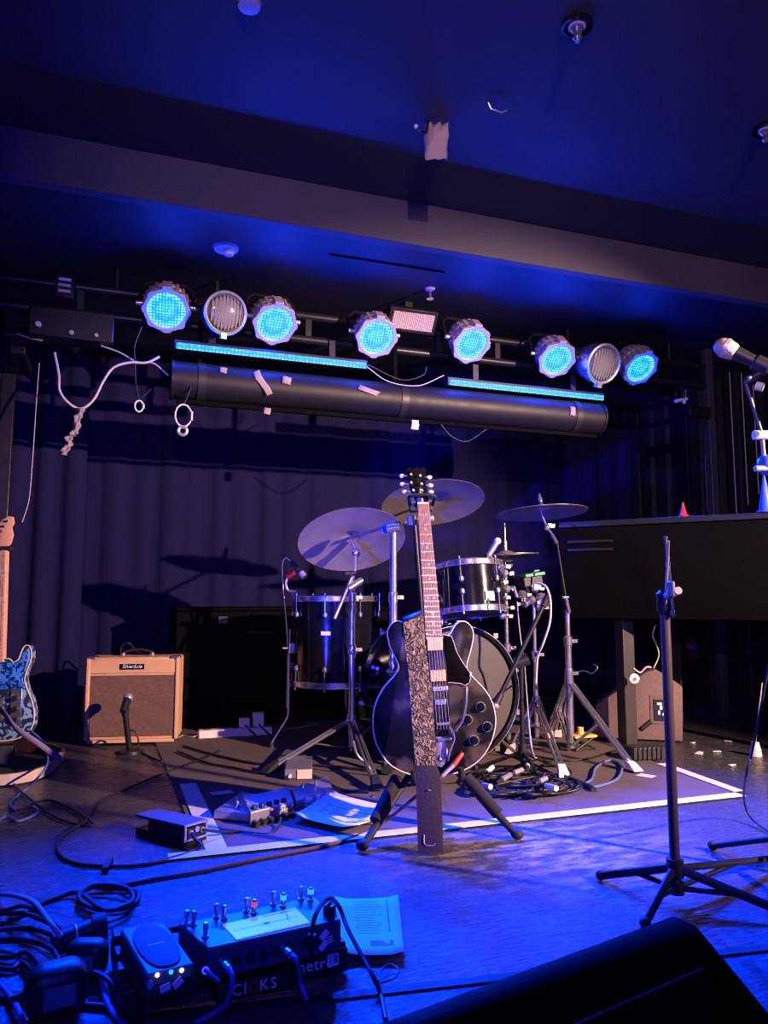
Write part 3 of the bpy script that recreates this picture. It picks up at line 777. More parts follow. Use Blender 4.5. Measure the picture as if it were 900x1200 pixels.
ap = [V((*g2(*c8(x, y)), z)) for x, y, z in ((508, 655, .024), (540, 600, .03), (556, 530, .034), (560, 470, .036), (561, 424, .036))]
part('vibrato_arm', MB(GF).tube(spline(ap, 6), [.005] * 4 + [.0062] * 21, 8), M['chrome'], vib)
pgp = [(446, 152), (490, 162), (503, 195), (516, 240), (538, 282), (562, 318), (585, 352), (589, 378), (585, 404), (562, 420), (540, 410), (500, 405), (474, 404), (466, 330), (455, 240)]
pg2 = [g2(*c8(x, y)) for x, y in pgp]
pgo = part('pickguard', MB(GF).prism(pg2, .004, .0065, .0008), M['piano_black'], gtr)
rimp = [V((*g2(*c8(x, y)), .0062)) for x, y in pgp[:13]]
part('pickguard_edge', MB(GF).tube(rimp, .0012, 5), M['piping'], pgo, 'ivory edge of the pickguard')
for x, y in ((563.4, 828.4), (547.8, 843.3), (571, 851.5), (555.6, 867.3)):
    p = V((*g2(x, y), 0))
    kn = part('knob', MB(GF).lathe([(.0125, 0), (.0125, .008), (.0095, .014), (.008, .0155), (0, .0155)], p, (0, 0, 1), 20), M['black_gloss'], gtr)
    part('knob_washer', MB(GF).lathe([(.0125, 0), (.0155, 0), (.0155, .0015), (.0125, .0015)], p, (0, 0, 1), 20, closed=True), M['grey_paint'], kn)
p = V((*g2(551, 789), 0))
part('toggle_switch', MB(GF).cyl(p, p + V((0, 0, .016)), .003, .004), M['piping'], gtr)
p = V((*g2(453.5, 843), -.01)); 
# f-hole, left bout, mostly in the strap's shade
# strap: stiff leather band hanging in front of the body
sp = [(483.5, 725, 497.5, 720), (475.5, 762, 499, 757), (478.2, 783, 502.2, 783), (481, 820, 506, 820), (483.3, 854, 509.3, 852), (486.7, 897, 512, 897), (487.3, 912, 516.2, 911), (488.5, 950, 518, 950), (490, 999, 519.8, 1001)]
sp[0] = (472.3, 729.5, 495.5, 720.5)
def sdep(y): return 2.325 + (y - 725) / (999 - 725) * (2.085 - 2.325)
srows = [[aD(a, b_, sdep(b_)), aD(c_, d_, sdep(d_))] for a, b_, c_, d_ in sp]
def densify(rows, k=6):
    L = spline([r[0] for r in rows], k); R = spline([r[1] for r in rows], k); return [[L[i], L[i] * .5 + R[i] * .5 + (CP - L[i]).normalized() * .003, R[i]] for i in range(len(L))]
def strap_part(name, rows, m, lab, parent, t=.005):
    rr = densify(rows); mb = MB().sheet(rr)
    back = [[p - (CP - p).normalized() * t for p in r] for r in rr]
    n = len(mb.v); mb.sheet(back); w = 3; k = len(rr)
    for i in range(k - 1):
        mb.f.append((i * w, (i + 1) * w, n + (i + 1) * w, n + i * w)); mb.f.append((i * w + 2, n + i * w + 2, n + (i + 1) * w + 2, (i + 1) * w + 2))
    for q in (0, (k - 1) * w):
        for j in range(2): mb.f.append((q + j, q + j + 1, n + q + j + 1, n + q + j))
    return part(name, mb, m, parent, lab)
stp = strap_part('strap', srows[:6], M['strap'], 'brown strap with tooled leaf pattern', gtr)
strap_part('strap_end', srows[5:], M['leather'], 'plain dark brown leather strap end', stp)
# fold over the horn to the strap pin at the neck heel
topL, topR = srows[0]
heel = gb + gv * ((topL - gb).dot(gv) + .005) + gu * ((topL - gb).dot(gu) * .5 + (topR - gb).dot(gu) * .5)
fold = [[topL, topL * .5 + topR * .5, topR]]
for t, dz in ((.35, .018), (.7, .016), (1.0, -.01)):
    sh = -gn * (.115 * t) + V((0, 0, dz)); fold.append([p + sh for p in fold[0]])
fo = part('strap_fold', MB().sheet(fold), M['leather'], stp); sm = fo.modifiers.new('t', 'SOLIDIFY'); sm.thickness = .004
part('strap_pin', MB(GF).cyl(V((*g2(484, 727), -.03)), V((*g2(484, 724), -.062)), .006), M['chrome'], gtr)
for y in (971, 983):
    c = aD(503, y - 55 if y == 971 else y - 55, sdep(y - 55) - .004)
for (x, y) in ((501.5, 926), (503.5, 926)):
    c = aD(x, y, sdep(y) - .005); part('rivet', MB().sph(c, .0025, nu=8, nv=6), M['chrome'], stp)
bk = [aD(x, y, sdep(y) - .004) for x, y in ((497, 978), (497, 988), (500, 991), (508, 991), (510, 988))]
part('stitched_slot', MB().tube(bk, .0012, 5), M['steel'], stp)

# guitar stand
gs = thing('guitar_stand', 'black tubular guitar stand holding the black hollow body guitar', 'guitar stand', tuple(fl(512, 975)))
hub = gb - gn * .125 + gv * .06
fL, fR, fB = fl(425, 992, .014), fl(606, 979, .014), fl(520, 925, .012)
ytop = GF @ V((*g2(486, 600), -.06))
part('upright', MB().cyl(hub - V((0, 0, .03)), ytop, .0075), M['black_metal'], gs)
part('hub', MB().cyl(hub - gv * .03, hub + gv * .05, .022), M['black_plastic'], gs)
for f, px, py in ((fL, 468, 906), (fR, 541, 905)):
    tp_ = aD(px, py, 2.31)
    lg = part('leg', MB().tube([hub, tp_ * .3 + hub * .7, f], [.010, .011, .011], 10), M['rubber'], gs)
    part('foam_sleeve', MB().cyl(tp_ * .92 + f * .08, tp_ * .33 + f * .67, .0185, n=16), M['foam'], lg)
    part('foot', MB().sph(f + V((0, 0, .004)), .019, (1, 1, .8)), M['rubber'], lg)
lg = part('leg', MB().cyl(hub, fB + V((0, .12, 0)), .010), M['black_metal'], gs)
part('foot', MB().sph(fB + V((0, .12, .004)), .016, (1, 1, .9)), M['rubber'], lg)
for s in (-1, 1):
    a = hub + gu * .02 * s; b_ = GF @ V((s * .07, -.012, -.075)); c_ = GF @ V((s * .07, -.018, .012)); e = GF @ V((s * .07, .012, .026))
    part('cradle_arm', MB().tube(spline([a, b_, c_, e], 5), .009, 8), M['foam'], gs)
yk = [GF @ V((*g2(x, y), z)) for x, y, z in ((481, 588, -.05), (480, 586.5, -.01), (480.5, 583, .018), (495, 581.5, .022), (508, 582.5, .018), (509, 585, -.01), (508, 588, -.05))]
part('neck_yoke', MB().tube(spline(yk, 5), .0058, 8), M['rubber'], gs)
part('yoke_bracket', MB(GF).box((*g2(494, 590), -.055), (.075, .03, .02)), M['black_plastic'], gs, bev=.003)
p = GF @ V((*g2(505.5, 605), -.035)); part('lock_knob', MB().lathe([(.007, -.01), (.011, -.006), (.011, .006), (.007, .01)], p, gu, 14), M['steel'], gs)
part('lock_clip', MB(GF).box((*g2(481.5, 607), -.05), (.02, .035, .02)), M['blue_plastic'], gs, bev=.003)

# guitar cable with red plug, running to the coil
pl0 = GF @ V((*g2(543, 881), .0)); pl1 = GF @ V((*g2(531, 895.5), .02)); pl2 = GF @ V((*g2(517, 908), .03))
gc = thing('guitar_cable', 'brown woven guitar cable with red plug, running to a coil on the floor', 'cable', tuple(fl(300, 1003)))
part('plug', MB().cyl(pl1, pl0 - (pl0 - pl1) * .12, .0085, .0075), M['red_plastic'], gc, 'red cable plug')
part('plug_collar', MB().cyl(pl2, pl1, .006, .0075), M['steel'], gc)
cz = .006
cp = [pl2, aD(512, 915, 2.235), fl(492, 930, .13), fl(470, 948, .07), fl(452, 962, .025), fl(432, 974, cz), fl(400, 986, cz), fl(352, 997, cz), fl(290, 1009, cz), fl(230, 1022, cz), fl(180, 1030, cz), fl(140, 1038, cz), fl(112, 1040, .012)]
for k in range(20):
    a = -.6 + 2 * PI * k / 8
    cp.append(fl(126 + (37 - .6 * k % 7) * math.cos(a) * (1 - .006 * k), 1051 + (14 + (k % 3)) * math.sin(a), cz + .0012 * k))
cp += [fl(92, 1046, .016), fl(70, 1051, cz), fl(45, 1060, cz), fl(20, 1075, cz), fl(-30, 1095, cz)]
part('lead', MB().tube(spline(cp, 8), .0052, 7), M['cable_brown'], gc, ang=70)

# ================================================================== DRUM KIT
def ring_mb(c, ax, R, w, t, n=56):  # hoop
    return MB().lathe([(R - t, -w / 2), (R, -w / 2), (R + .004, -w / 2 + .003), (R + .004, w / 2 - .003), (R, w / 2), (R - t, w / 2)], c, ax, n, closed=True)
bcx = aY(537, 813, 3.02)
BR = .272
bc = V((bcx.x, 3.02, .297))
bd = thing('bass_drum', 'big black bass drum with a dark front head behind the guitar', 'bass drum', (bc.x, bc.y, 0))
ay = V((0, 1, 0))
part('shell', MB().lathe([(BR - .012, .02), (BR, .02), (BR, .45), (BR - .012, .45)], bc, ay, 64, closed=True), M['black_gloss'], bd)
part('drum_head', MB().lathe([(0, .0), (BR - .01, .0), (BR - .005, .012), (0, .012)], bc, ay, 64), M['head'], bd, 'dark grey front head')
part('drum_head', MB().lathe([(0, .46), (BR - .01, .46), (BR - .005, .47), (0, .47)], bc, ay, 64), M['head_white'], bd, 'rear head')
part('hoop', ring_mb(bc + ay * .005, ay, BR + .012, .04, .016), M['black_gloss'], bd)
part('hoop', ring_mb(bc + ay * .46, ay, BR + .012, .04, .016), M['black_gloss'], bd)
part('hoop_trim', MB().lathe([(BR + .017, -.012), (BR + .0175, -.012), (BR + .0175, .012), (BR + .017, .012)], bc + ay * .46, ay, 64, closed=True), M['chrome'], bd)
part('hoop_trim', MB().lathe([(BR + .010, -.018), (BR + .013, -.018), (BR + .013, -.015), (BR + .010, -.015)], bc, ay, 64, closed=True), M['chrome'], bd)
for k in range(10):
    a = 2 * PI * (k + .5) / 10; dv = V((math.cos(a), 0, math.sin(a)))
    for y, s in ((.005, 1), (.46, -1)):
        lug = part('lug', MB().cyl(bc + dv * (BR + .010) + ay * (y + s * .07), bc + dv * (BR + .010) + ay * (y + s * .13), .009, n=10), M['chrome'], bd)
        tr = MB().cyl(bc + dv * (BR + .02) + ay * (y - s * .02), bc + dv * (BR + .012) + ay * (y + s * .08), .0028, n=6)
        tr.box(bc + dv * (BR + .022) + ay * (y - s * .018), (.022, .014, .022))
        part('tension_claw', tr, M['chrome'], lug)
for s in (-1, 1):
    a = bc + V((s * .2, .12, -.18))
    sp_ = part('spur', MB().cyl(a, V((bc.x + s * .29, bc.y - .02, .012)), .007), M['chrome'], bd)
    part('spur_tip', MB().cyl(V((bc.x + s * .29, bc.y - .02, .0062)), V((bc.x + s * .285, bc.y - .01, .04)), .011), M['rubber'], sp_)

def tom(name, lab, c, R, h, axis, nl, cat, legs=None, badge=None):
    r = thing(name, lab, cat, tuple(c - V(axis).normalized() * h / 2))
    w = V(axis).normalized(); b = c - w * h / 2
    part('shell', MB().lathe([(R - .01, .012), (R, .012), (R, h - .012), (R - .01, h - .012)], b, w, 56, closed=True), M['black_gloss'], r)
    part('drum_head', MB().lathe([(0, h - .004), (R - .006, h - .004), (R - .002, h - .012), (0, h - .012)], b, w, 56), M['head_white'], r, 'top head')
    part('drum_head', MB().lathe([(0, .004), (R - .006, .004), (R - .002, .012), (0, .012)], b, w, 56), M['head'], r, 'bottom head')
    for z in (h - .006, .006):
        part('hoop', MB().lathe([(R + .002, -.014), (R + .010, -.014), (R + .006, -.010), (R + .006, .010), (R + .010, .014), (R + .002, .014)], b + w * z, w, 56, closed=True), M['chrome'], r)
    fm = axis_frame(b, w)
    for k in range(nl):
        a = 2 * PI * (k + .35) / nl; dv = (fm.to_3x3() @ V((math.cos(a), math.sin(a), 0)))
        for z0, z1, zl in ((h + .008, h - .07, h - .08), (-.008, .07, .08)):
            mbt = MB().cyl(b + dv * (R + .013) + w * z0, b + dv * (R + .013) + w * zl, .003, n=6)
            mbt.cyl(b + dv * (R + .013) + w * (z0), b + dv * (R + .013) + w * (z0 + (.012 if z0 > 0 else -.012)), .005, n=8)
            tr = part('tension_rod', mbt, M['chrome'], r)
            part('lug', MB().lathe([(.005, -.014), (.011, -.008), (.011, .008), (.005, .014)], b + dv * (R + .010) + w * zl, w, 12), M['chrome'], tr)
    return r, b, w
ftc = aD(393, 746, 3.74)
fth = .41; ft_bot = .29
ftc = V((ftc.x, ftc.y, ft_bot + fth / 2))
ft, fb_, fw_ = tom('floor_tom', 'tall black floor tom standing on three legs at the left of the kit', ftc, .205, fth, (0, 0, 1), 8, 'floor tom')
for px, py, ang in ((337, 872, 0), (413, 868, 0), (None, None, 2.0)):
    if px: 
        f = fl(318 if px == 337 else px + 4, py, .02); dvx = (f - ftc); dvx.z = 0; dvx.normalize()
    else:
        dvx = V((.5, .85, 0)).normalized(); f = V((ftc.x, ftc.y, .02)) + dvx * .30
    a = V((ftc.x, ftc.y, 0)) + dvx * .226
    lg = part('leg', MB().tube([a + V((0, 0, .55)), a + V((0, 0, .16)), a + dvx * .004 + V((0, 0, .135)), V((f.x, f.y, .02))], .0058, 8), M['chrome'], ft)
    part('leg_bracket', MB().box(a - dvx * .008 + V((0, 0, .46)), (.03, .03, .05)), M['chrome'], lg, bev=.004)
    part('wing_screw', MB().cyl(a + V((-.035, 0, .46)), a + V((.02, 0, .46)), .006), M['chrome'], lg)
    part('rubber_foot', MB().cyl(V((f.x, f.y, .0062)), V((f.x, f.y, .03)), .014, .011), M['rubber'], lg)
# badge on the floor tom
cbd = V((ftc.x, ftc.y, 0)); cam_d = (V((0, 0, 0)) - cbd); cam_d.z = 0; cam_d.normalize()
side = V((-cam_d.y, cam_d.x, 0)); bdir = (cam_d + side * -.22).normalized()
bp_ = cbd + bdir * .207 + V((0, 0, .535)); bu = V((-bdir.y, bdir.x, 0))
BT = frame_matrix(bp_, bu, V((0, 0, 1)), bdir)
part('badge', MB(BT).box((0, 0, .0005), (.045, .018, .002)), M['white_plastic'], ft, 'small pale badge')

rtc = aD(551, 691, 3.47)
rt_, rb_, rw_ = tom('rack_tom', 'black rack tom mounted over the bass drum, with a white tape square', rtc, .152, .215, (.0, .16, 1), 6, 'rack tom')
cd = (CP - rtc); cd.z = 0; cd.normalize(); sd = V((-cd.y, cd.x, 0))
bdir = (cd + sd * .62).normalized(); bdir = (bdir - rw_ * bdir.dot(rw_)).normalized()
tc_ = rb_ + rw_ * .055 + bdir * .154; bu = rw_.cross(bdir).normalized()
BT = frame_matrix(tc_, bu, rw_, bdir)
part('tape_square', MB(BT).box((0, 0, .001), (.045, .04, .003)), M['paper'], rt_, 'square of white tape')
mtp = bc + V((.02, .2, BR + .003))
part('mount_post', MB().cyl(mtp, mtp + V((0, .02, .14)), .012), M['chrome'], rt_)
part('mount_arm', MB().cyl(mtp + V((0, .02, .13)), rtc + V((0, .13, 0)), .009), M['chrome'], rt_)

def cymbal(name, lab, c, R, normal, grp=None):
    w = V(normal).normalized()
    r = thing(name, lab, 'cymbal', tuple(c), grp)
    prof = [(.006, .022), (.02, .021), (.035, .014), (.045, .006), (.05, .004), (R * .5, -.002), (R * .8, -.010), (R, -.018), (R, -.0195), (R * .8, -.0115), (R * .5, -.0035), (.05, .0025), (.045, .0045), (.034, .0125), (.02, .0195), (.006, .0205)]
    part('bronze_disc', MB().lathe(prof, c, w, 72, closed=True), M['cymbal'], r)
    return r, w
def cym_top(parent, c, w):
    f = part('felt', MB().cyl(c + w * .023, c + w * .035, .013), M['rubber'], parent)
    part('wing_nut', MB().lathe([(.011, 0), (.011, .018), (.006, .026), (.004, .04), (0, .04)], c + w * .035, w, 14), M['chrome'], f)
GC = 'bronze cymbals of the drum kit'
def tripod(root, base, ztop, legs, zspread, foot='rubber', rad=.0105, m='chrome'):
    for f in legs:
        hp_ = V((base.x, base.y, ztop)); d_ = V((f.x - base.x, f.y - base.y, 0)).normalized()
        q = V((-d_.y, d_.x, 0)) * .010
        a = hp_ + d_ * .022
        mb = MB()
        for s in (-1, 1): mb.tube([a + q * s, f + q * s + V((0, 0, .018))], .0072, 8)
        lg = part('leg', mb, M[m], root)
        mp_ = a * .5 + f * .5; 
        bm = MB()
        for s in (-1, 1): bm.tube([V((base.x, base.y, zspread)) + d_ * .015 + q * s * .7, mp_ + q * s * .7 + V((0, 0, .01))], .0035, 6)
        part('brace', bm, M[m], lg)
        e = d_ * .04
        part('rubber_foot', MB().hexa([f - e * .5 - q * 2 + V((0, 0, .0065)), f + e - q * 2.4 + V((0, 0, .0065)), f + e + q * 2.4 + V((0, 0, .0065)), f - e * .5 + q * 2 + V((0, 0, .0065)),
                                       f - e - q * 1.6 + V((0, 0, .045)), f + e * .1 - q * 1.8 + V((0, 0, .03)), f + e * .1 + q * 1.8 + V((0, 0, .03)), f - e + q * 1.6 + V((0, 0, .045))]), M['rubber'] if foot == 'rubber' else M[foot], lg, bev=.003)
    part('collar', MB().cyl(V((base.x, base.y, ztop - .02)), V((base.x, base.y, ztop + .025)), .021), M['chrome'], root)
    part('lower_collar', MB().cyl(V((base.x, base.y, zspread - .012)), V((base.x, base.y, zspread + .012)), .018), M['chrome'], root)
def tubes(root, base, segs):
    for i, (z0, z1, r_) in enumerate(segs):
        part('tube', MB().cyl(V((base.x, base.y, z0)), V((base.x, base.y, z1)), r_), M['chrome'], root)
        if i:
            part('clamp_collar', MB().lathe([(r_ + .004, -.022), (.020, -.018), (.020, .018), (r_ + .004, .022)], V((base.x, base.y, z0)), (0, 0, 1), 16), M['chrome'], root)
            part('wing_bolt', MB().box(V((base.x + .03, base.y - .008, z0)), (.03, .006, .016)).cyl(V((base.x, base.y, z0)), V((base.x + .03, base.y - .01, z0)), .004), M['chrome'], root)
# left crash
b0 = fl(412, 884)
D0 = (b0 - CP).dot(FW)
cs = thing('cymbal_stand', 'chrome boom cymbal stand under the left crash cymbal, legs spread wide', 'cymbal stand', tuple(b0))
def zat(px, py, b): return aD(px, py, (b - CP).dot(FW)).z
tubes(cs, b0, [(.02, zat(412, 762, b0), .0155), (zat(412, 762, b0), zat(414, 700, b0), .0135), (zat(414, 700, b0), zat(415, 672, b0), .012)])
tripod(cs, b0, zat(405, 850, b0) + .02, [fl(316, 906, .007), fl(441, 925, .007), V((b0.x + .18, b0.y + .34, .007))], .03)
dd0 = (b0 - CP).dot(FW)
lc = aD(412, 630, dd0 + .08)
t0 = aD(392, 725, dd0 - .08); t1 = aD(416, 668, dd0 + .01); tl = aD(417, 648, dd0 + .05)
part('boom_rod', MB().tube([t0, t1, tl], .009, 8), M['chrome'], cs)
part('tilter', MB().sph(tl, .02).cyl(tl, lc - V((0, 0, .01)), .008), M['chrome'], cs)
part('boom_clamp', MB().cyl(aD(408, 690, dd0 - .03), aD(424, 680, dd0 + .01), .016), M['chrome'], cs)
part('boom_clamp', MB().cyl(aD(404, 672, dd0 - .03), aD(416, 672, dd0 - .02), .011), M['black_plastic'], cs)
nv = V((.06, .52, .85))
cy, w_ = cymbal('crash_cymbal', 'large tilted crash cymbal above the floor tom, leftmost of the cymbals', lc, .247, nv, GC); cym_top(cy, lc, w_)
# centre crash on arm
mid_b = aD(461, 800, 3.30); mb0 = V((mid_b.x, mid_b.y, 0)); dm = 3.30
cs2 = thing('cymbal_stand', 'chrome cymbal stand just left of the guitar neck with a short side arm', 'cymbal stand', tuple(mb0))
tubes(cs2, mb0, [(.03, zat(461, 778, mb0), .018), (zat(461, 778, mb0), zat(460, 700, mb0), .0175), (zat(460, 700, mb0), zat(460, 616, mb0), .0165)])
tripod(cs2, mb0, .26, [mb0 + V((.04, -.22, .007)), mb0 + V((-.10, -.2, .007)), mb0 + V((.03, .2, .007))], .12)
cc = aD(507, 586, 3.62)
k0 = aD(452, 618, dm - .02); k1 = aD(474, 612, dm - .02); k2 = aD(492, 606, dm)
part('arm_clamp', MB().tube([aD(448, 624, dm - .02), k0, aD(462, 614, dm - .02)], .016, 10), M['blue_plastic'], cs2)  # blue light on this clamp is put into its colour
part('arm_clamp', MB().cyl(aD(453, 620, dm - .03), aD(468, 618, dm - .03), .018), M['chrome'], cs2)
part('boom_rod', MB().tube([k1, k2, aD(503, 602, dm + .02), cc - V((0, 0, .01))], .007, 8), M['chrome'], cs2)
cy, w_ = cymbal('crash_cymbal', 'crash cymbal directly behind the guitar headstock', cc, .243, (.03, .33, .94), GC); cym_top(cy, cc, w_)
# right stand with ride
b2_ = fl(669, 882); d2 = (b2_ - CP).dot(FW)
cs3 = thing('cymbal_stand', 'chrome double braced cymbal stand right of the bass drum, wide tripod legs', 'cymbal stand', tuple(b2_))
tubes(cs3, b2_, [(.02, zat(669, 790, b2_), .017), (zat(669, 790, b2_), zat(668, 752, b2_), .0155), (zat(668, 752, b2_), zat(667, 715, b2_), .012)])
tripod(cs3, b2_, zat(669, 802, b2_), [fl(742, 904, .007), fl(642, 866, .007), V((b2_.x + .12, b2_.y + .3, .007))], .035, 'white_plastic')
rc = aD(634, 597, d2 + .12)
e0 = aD(667, 718, d2); e1 = aD(663, 700, d2 - .01); e2 = aD(653, 637, d2 + .06); e3 = aD(641, 618, d2 + .10)
part('boom_tube', MB().cyl(e1, e2, .0045), M['rubber'], cs3)  # black colour stands in for the shadow over this chrome section
part('boom_rod', MB().tube([e0, e1], .009, 8), M['chrome'], cs3)
part('boom_rod', MB().tube([e2, aD(648, 628, d2 + .08), e3, aD(636, 606, d2 + .115), rc - V((0, 0, .006))], [.008, .008, .0065, .006, .006], 8), M['chrome'], cs3)
part('tilter', MB().sph(e3, .015).box(e3 + V((.02, 0, .008)), (.035, .016, .018)), M['chrome'], cs3)
part('wing_bolt', MB().cyl(e1 + V((-.018, 0, 0)), e1 + V((.012, 0, 0)), .007), M['chrome'], cs3)
cy, w_ = cymbal('ride_cymbal', 'flat ride cymbal at the right, higher than the hi-hat', rc, .215, (-.02, .09, 1), GC); cym_top(cy, rc, w_)
# hi-hat
hb = aD(593, 700, 3.72); hb0 = V((hb.x, hb.y, 0))
hh = thing('hi_hat_stand', 'chrome hi-hat stand with its rod rising behind the rack tom', 'hi-hat stand', tuple(hb0))
tubes(hh, hb0, [(.03, zat(592, 760, hb0), .0125), (zat(592, 760, hb0), zat(592, 668, hb0), .0105)])
part('pull_rod', MB().cyl(V((hb0.x, hb0.y, zat(592, 668, hb0))), V((hb0.x, hb0.y, zat(592, 610, hb0))), .0035), M['chrome'], hh)
part('clutch', MB().cyl(V((hb0.x, hb0.y, zat(592, 643, hb0))), V((hb0.x, hb0.y, zat(592, 632, hb0))), .011), M['chrome'], hh)
tripod(hh, hb0, .3, [hb0 + V((.0, .27, .007)), hb0 + V((.22, .14, .007)), hb0 + V((-.14, .17, .007))], .1)
hc = V((hb0.x, hb0.y, zat(592, 651, hb0)))
for s, lab in ((1, 'upper hi-hat cymbal, peeking out right of the rack tom'), (-1, 'lower hi-hat cymbal, just under the upper one')):
    rr = thing('hi_hat_cymbal', lab, 'cymbal', tuple(hc), GC)
    R = .165; w_ = V((-.06, .05, 1)).normalized() * s
    part('bronze_disc', MB().lathe([(.006, .030), (.02, .029), (.04, .02), (.05, .013), (R, .003), (R, .0018), (.05, .011), (.04, .018), (.02, .027), (.006, .028)], hc, w_, 64, closed=True), M['cymbal'], rr)
# percussion pad stand
pb_ = fl(629, 872); dp = (pb_ - CP).dot(FW)
ps = thing('percussion_stand', 'chrome stand with cluttered clamps left of the double braced cymbal stand', 'stand', tuple(pb_))
tubes(ps, pb_, [(.03, zat(629, 768, pb_), .0115), (zat(629, 768, pb_), zat(628, 706, pb_), .0095)])
tripod(ps, pb_, .2, [fl(660, 911, .007), fl(600, 884, .007), V((pb_.x + .13, pb_.y + .09, .007))], .09, 'white_plastic')
zz = zat(628, 702, pb_)
cl = MB().cyl(aD(610, 700, dp), aD(646, 704, dp), .012)
part('clamp_bar', cl, M['chrome'], ps)
for k, (x, y, r_) in enumerate(((612, 697, .02), (622, 703, .017), (634, 700, .02), (640, 706, .014), (627, 690, .014), (616, 708, .012), (632, 712, .013))):
    r_ *= 1.3; cpt = aD(x, y, dp - .02); cw = V((1 if k % 2 else .2, .3, .6)).normalized()
    cm = part('clamp', MB().lathe([(r_ * .6, -.016), (r_, -.010), (r_, .010), (r_ * .6, .016)], cpt, cw, 12), M['chrome'], ps)
    part('wing_bolt', MB().cyl(cpt - RT * .03 * (1 if k % 2 else -1) , cpt, .005).box(cpt - RT * .034 * (1 if k % 2 else -1), (.022, .007, .014)), M['chrome'], cm)
pd = aD(619, 681, dp - .0)
pp = thing('percussion_pad', 'small black percussion pad with a green top edge, clamped right of the rack tom', 'drum pad', tuple(pd))
R = Matrix.Rotation(-.14, 3, 'Y')
part('pad_body', MB().box(pd, (.105, .10, .05), R), M['black_plastic'], pp, bev=.005)
part('green_edge', MB().box(pd + V((.002, -.035, .03)), (.108, .06, .016), R), M['green'], pp, 'green edge strip', bev=.003)
part('control_plate', MB().box(pd + V((.01, -.056, -.028)), (.05, .012, .028), R), M['white_plastic'], pp, 'pale control plate', bev=.003)
part('pad_post', MB().cyl(pd + V((.0, .02, -.02)), aD(622, 702, dp + .02), .008), M['chrome'], pp)
part('rim_handle', MB().tube([aD(622, 674, dp), aD(627, 669, dp - .02), aD(632, 668, dp - .02)], .006, 8), M['chrome'], pp)
# chrome clutter between rack tom and hi-hat: the tom's multi clamp
mc = aD(588, 678, 3.44)
mr_ = thing('tom_clamp', 'chrome multi clamp with wing bolts at the right side of the rack tom', 'clamp', tuple(mc))
part('clamp_tube', MB().cyl(aD(586, 660, 3.44), aD(592, 722, 3.44), .009), M['chrome'], mr_)
for k, (x, y, r_) in enumerate(((586, 664, .013), (590, 672, .017), (583, 682, .012), (592, 690, .018), (586, 700, .012), (591, 712, .014), (589, 722, .011))):
    r_ *= 1.25; cpt = aD(x, y, 3.42)
    cm = part('clamp_block', MB().lathe([(r_ * .5, -.017), (r_, -.011), (r_, .011), (r_ * .5, .017)], cpt, (.4 if k % 2 else 1, .2, .9 if k % 2 else .2), 10), M['chrome'], mr_)
    part('wing_bolt', MB().cyl(cpt + RT * .032, cpt, .005).box(cpt + RT * .036, (.02, .007, .016)), M['chrome'], cm)
part('clamp_rod', MB().tube([aD(588, 690, 3.42), aD(602, 688, 3.42), aD(606, 700, 3.42)], .008, 8), M['chrome'], mr_)
part('clamp_rod', MB().tube([aD(578, 668, 3.40), aD(600, 662, 3.44)], .007, 8), M['chrome'], mr_)
# tom mic
mic_a, mic_b = aD(572, 652, 3.42), aD(583, 634, 3.44)
tm = thing('tom_microphone', 'slim blue lit microphone with a pale end, clipped on the rack tom rim', 'microphone', tuple(mic_a))
part('mic_body', MB().cyl(mic_a, mic_a * .15 + mic_b * .85, .013, .014), M['silver_paint'], tm)
part('mic_head', MB().sph(mic_b, .0165), M['white_plastic'], tm)
part('rim_clip', MB().box(mic_a + V((.0, 0, -.015)), (.03, .03, .04)), M['black_plastic'], tm, bev=.003)
# floor tom mic
ma, mb_ = aD(341, 658, 3.70), aD(357, 676, 3.66)
fm = thing('drum_microphone', 'small black microphone on a bent clip at the floor tom rim', 'microphone', tuple(mb_))
part('mic_body', MB().cyl(ma, mb_, .010, .015), M['black_plastic'], fm)
part('mic_grille', MB().cyl(mb_ + (ma - mb_) * .25, mb_, .0165, .0155), M['steel'], fm)
part('clip', MB().cyl(aD(337, 676, 3.70), aD(346, 671, 3.68), .012), M['red_plastic'], fm, 'pinkish red clip')
part('gooseneck', MB().tube(spline([aD(337, 676, 3.70), aD(335, 684, 3.7), aD(338, 692, 3.7), aD(347, 693, 3.68)], 6), .006, 8), M['steel'], fm)
part('mic_lead', MB().tube(spline([ma, aD(335, 654, 3.72), aD(331, 662, 3.73), aD(332, 690, 3.74), aD(336, 735, 3.75), aD(337, 770, 3.75), aD(336, 830, 3.75)], 6), .0032, 6), M['cable_white'], fm, 'pale thin microphone lead')

# boom microphone in front of the bass drum
bb = fl(613, 908)
db = (bb - CP).dot(FW)
km = thing('boom_microphone_stand', 'black boom microphone stand in front of the bass drum', 'microphone stand', tuple(bb))
zt_ = zat(612, 780, bb)
part('pole', MB().cyl(bb + V((0, 0, .02)), V((bb.x, bb.y, zt_)), .0095), M['black_metal'], km)
for k in range(3):
    a = .4 + k * 2.1; f = bb + V((.19 * math.cos(a), .19 * math.sin(a), .012))
    lg = part('leg', MB().cyl(bb + V((0, 0, .09)), f, .0075), M['black_metal'], km); part('rubber_foot', MB().sph(f + V((0, 0, .003)), .0135), M['rubber'], lg)
part('leg_hub', MB().cyl(bb + V((0, 0, .06)), bb + V((0, 0, .12)), .018), M['black_plastic'], km)
be0, be1 = aD(643, 697, db + .06), aD(586, 815, db - .05)
part('boom_arm', MB().cyl(be0, be1, .0095), M['black_metal'], km)
part('boom_counterweight', MB().cyl(be0, be0 + (be1 - be0) * .12, .014), M['rubber'], km)
part('boom_clutch', MB().cyl(aD(604, 778, db), aD(619, 772, db), .024), M['black_plastic'], km)
kmm = thing('kick_microphone', 'small dark microphone at the end of the boom before the bass drum head', 'microphone', tuple(be1))
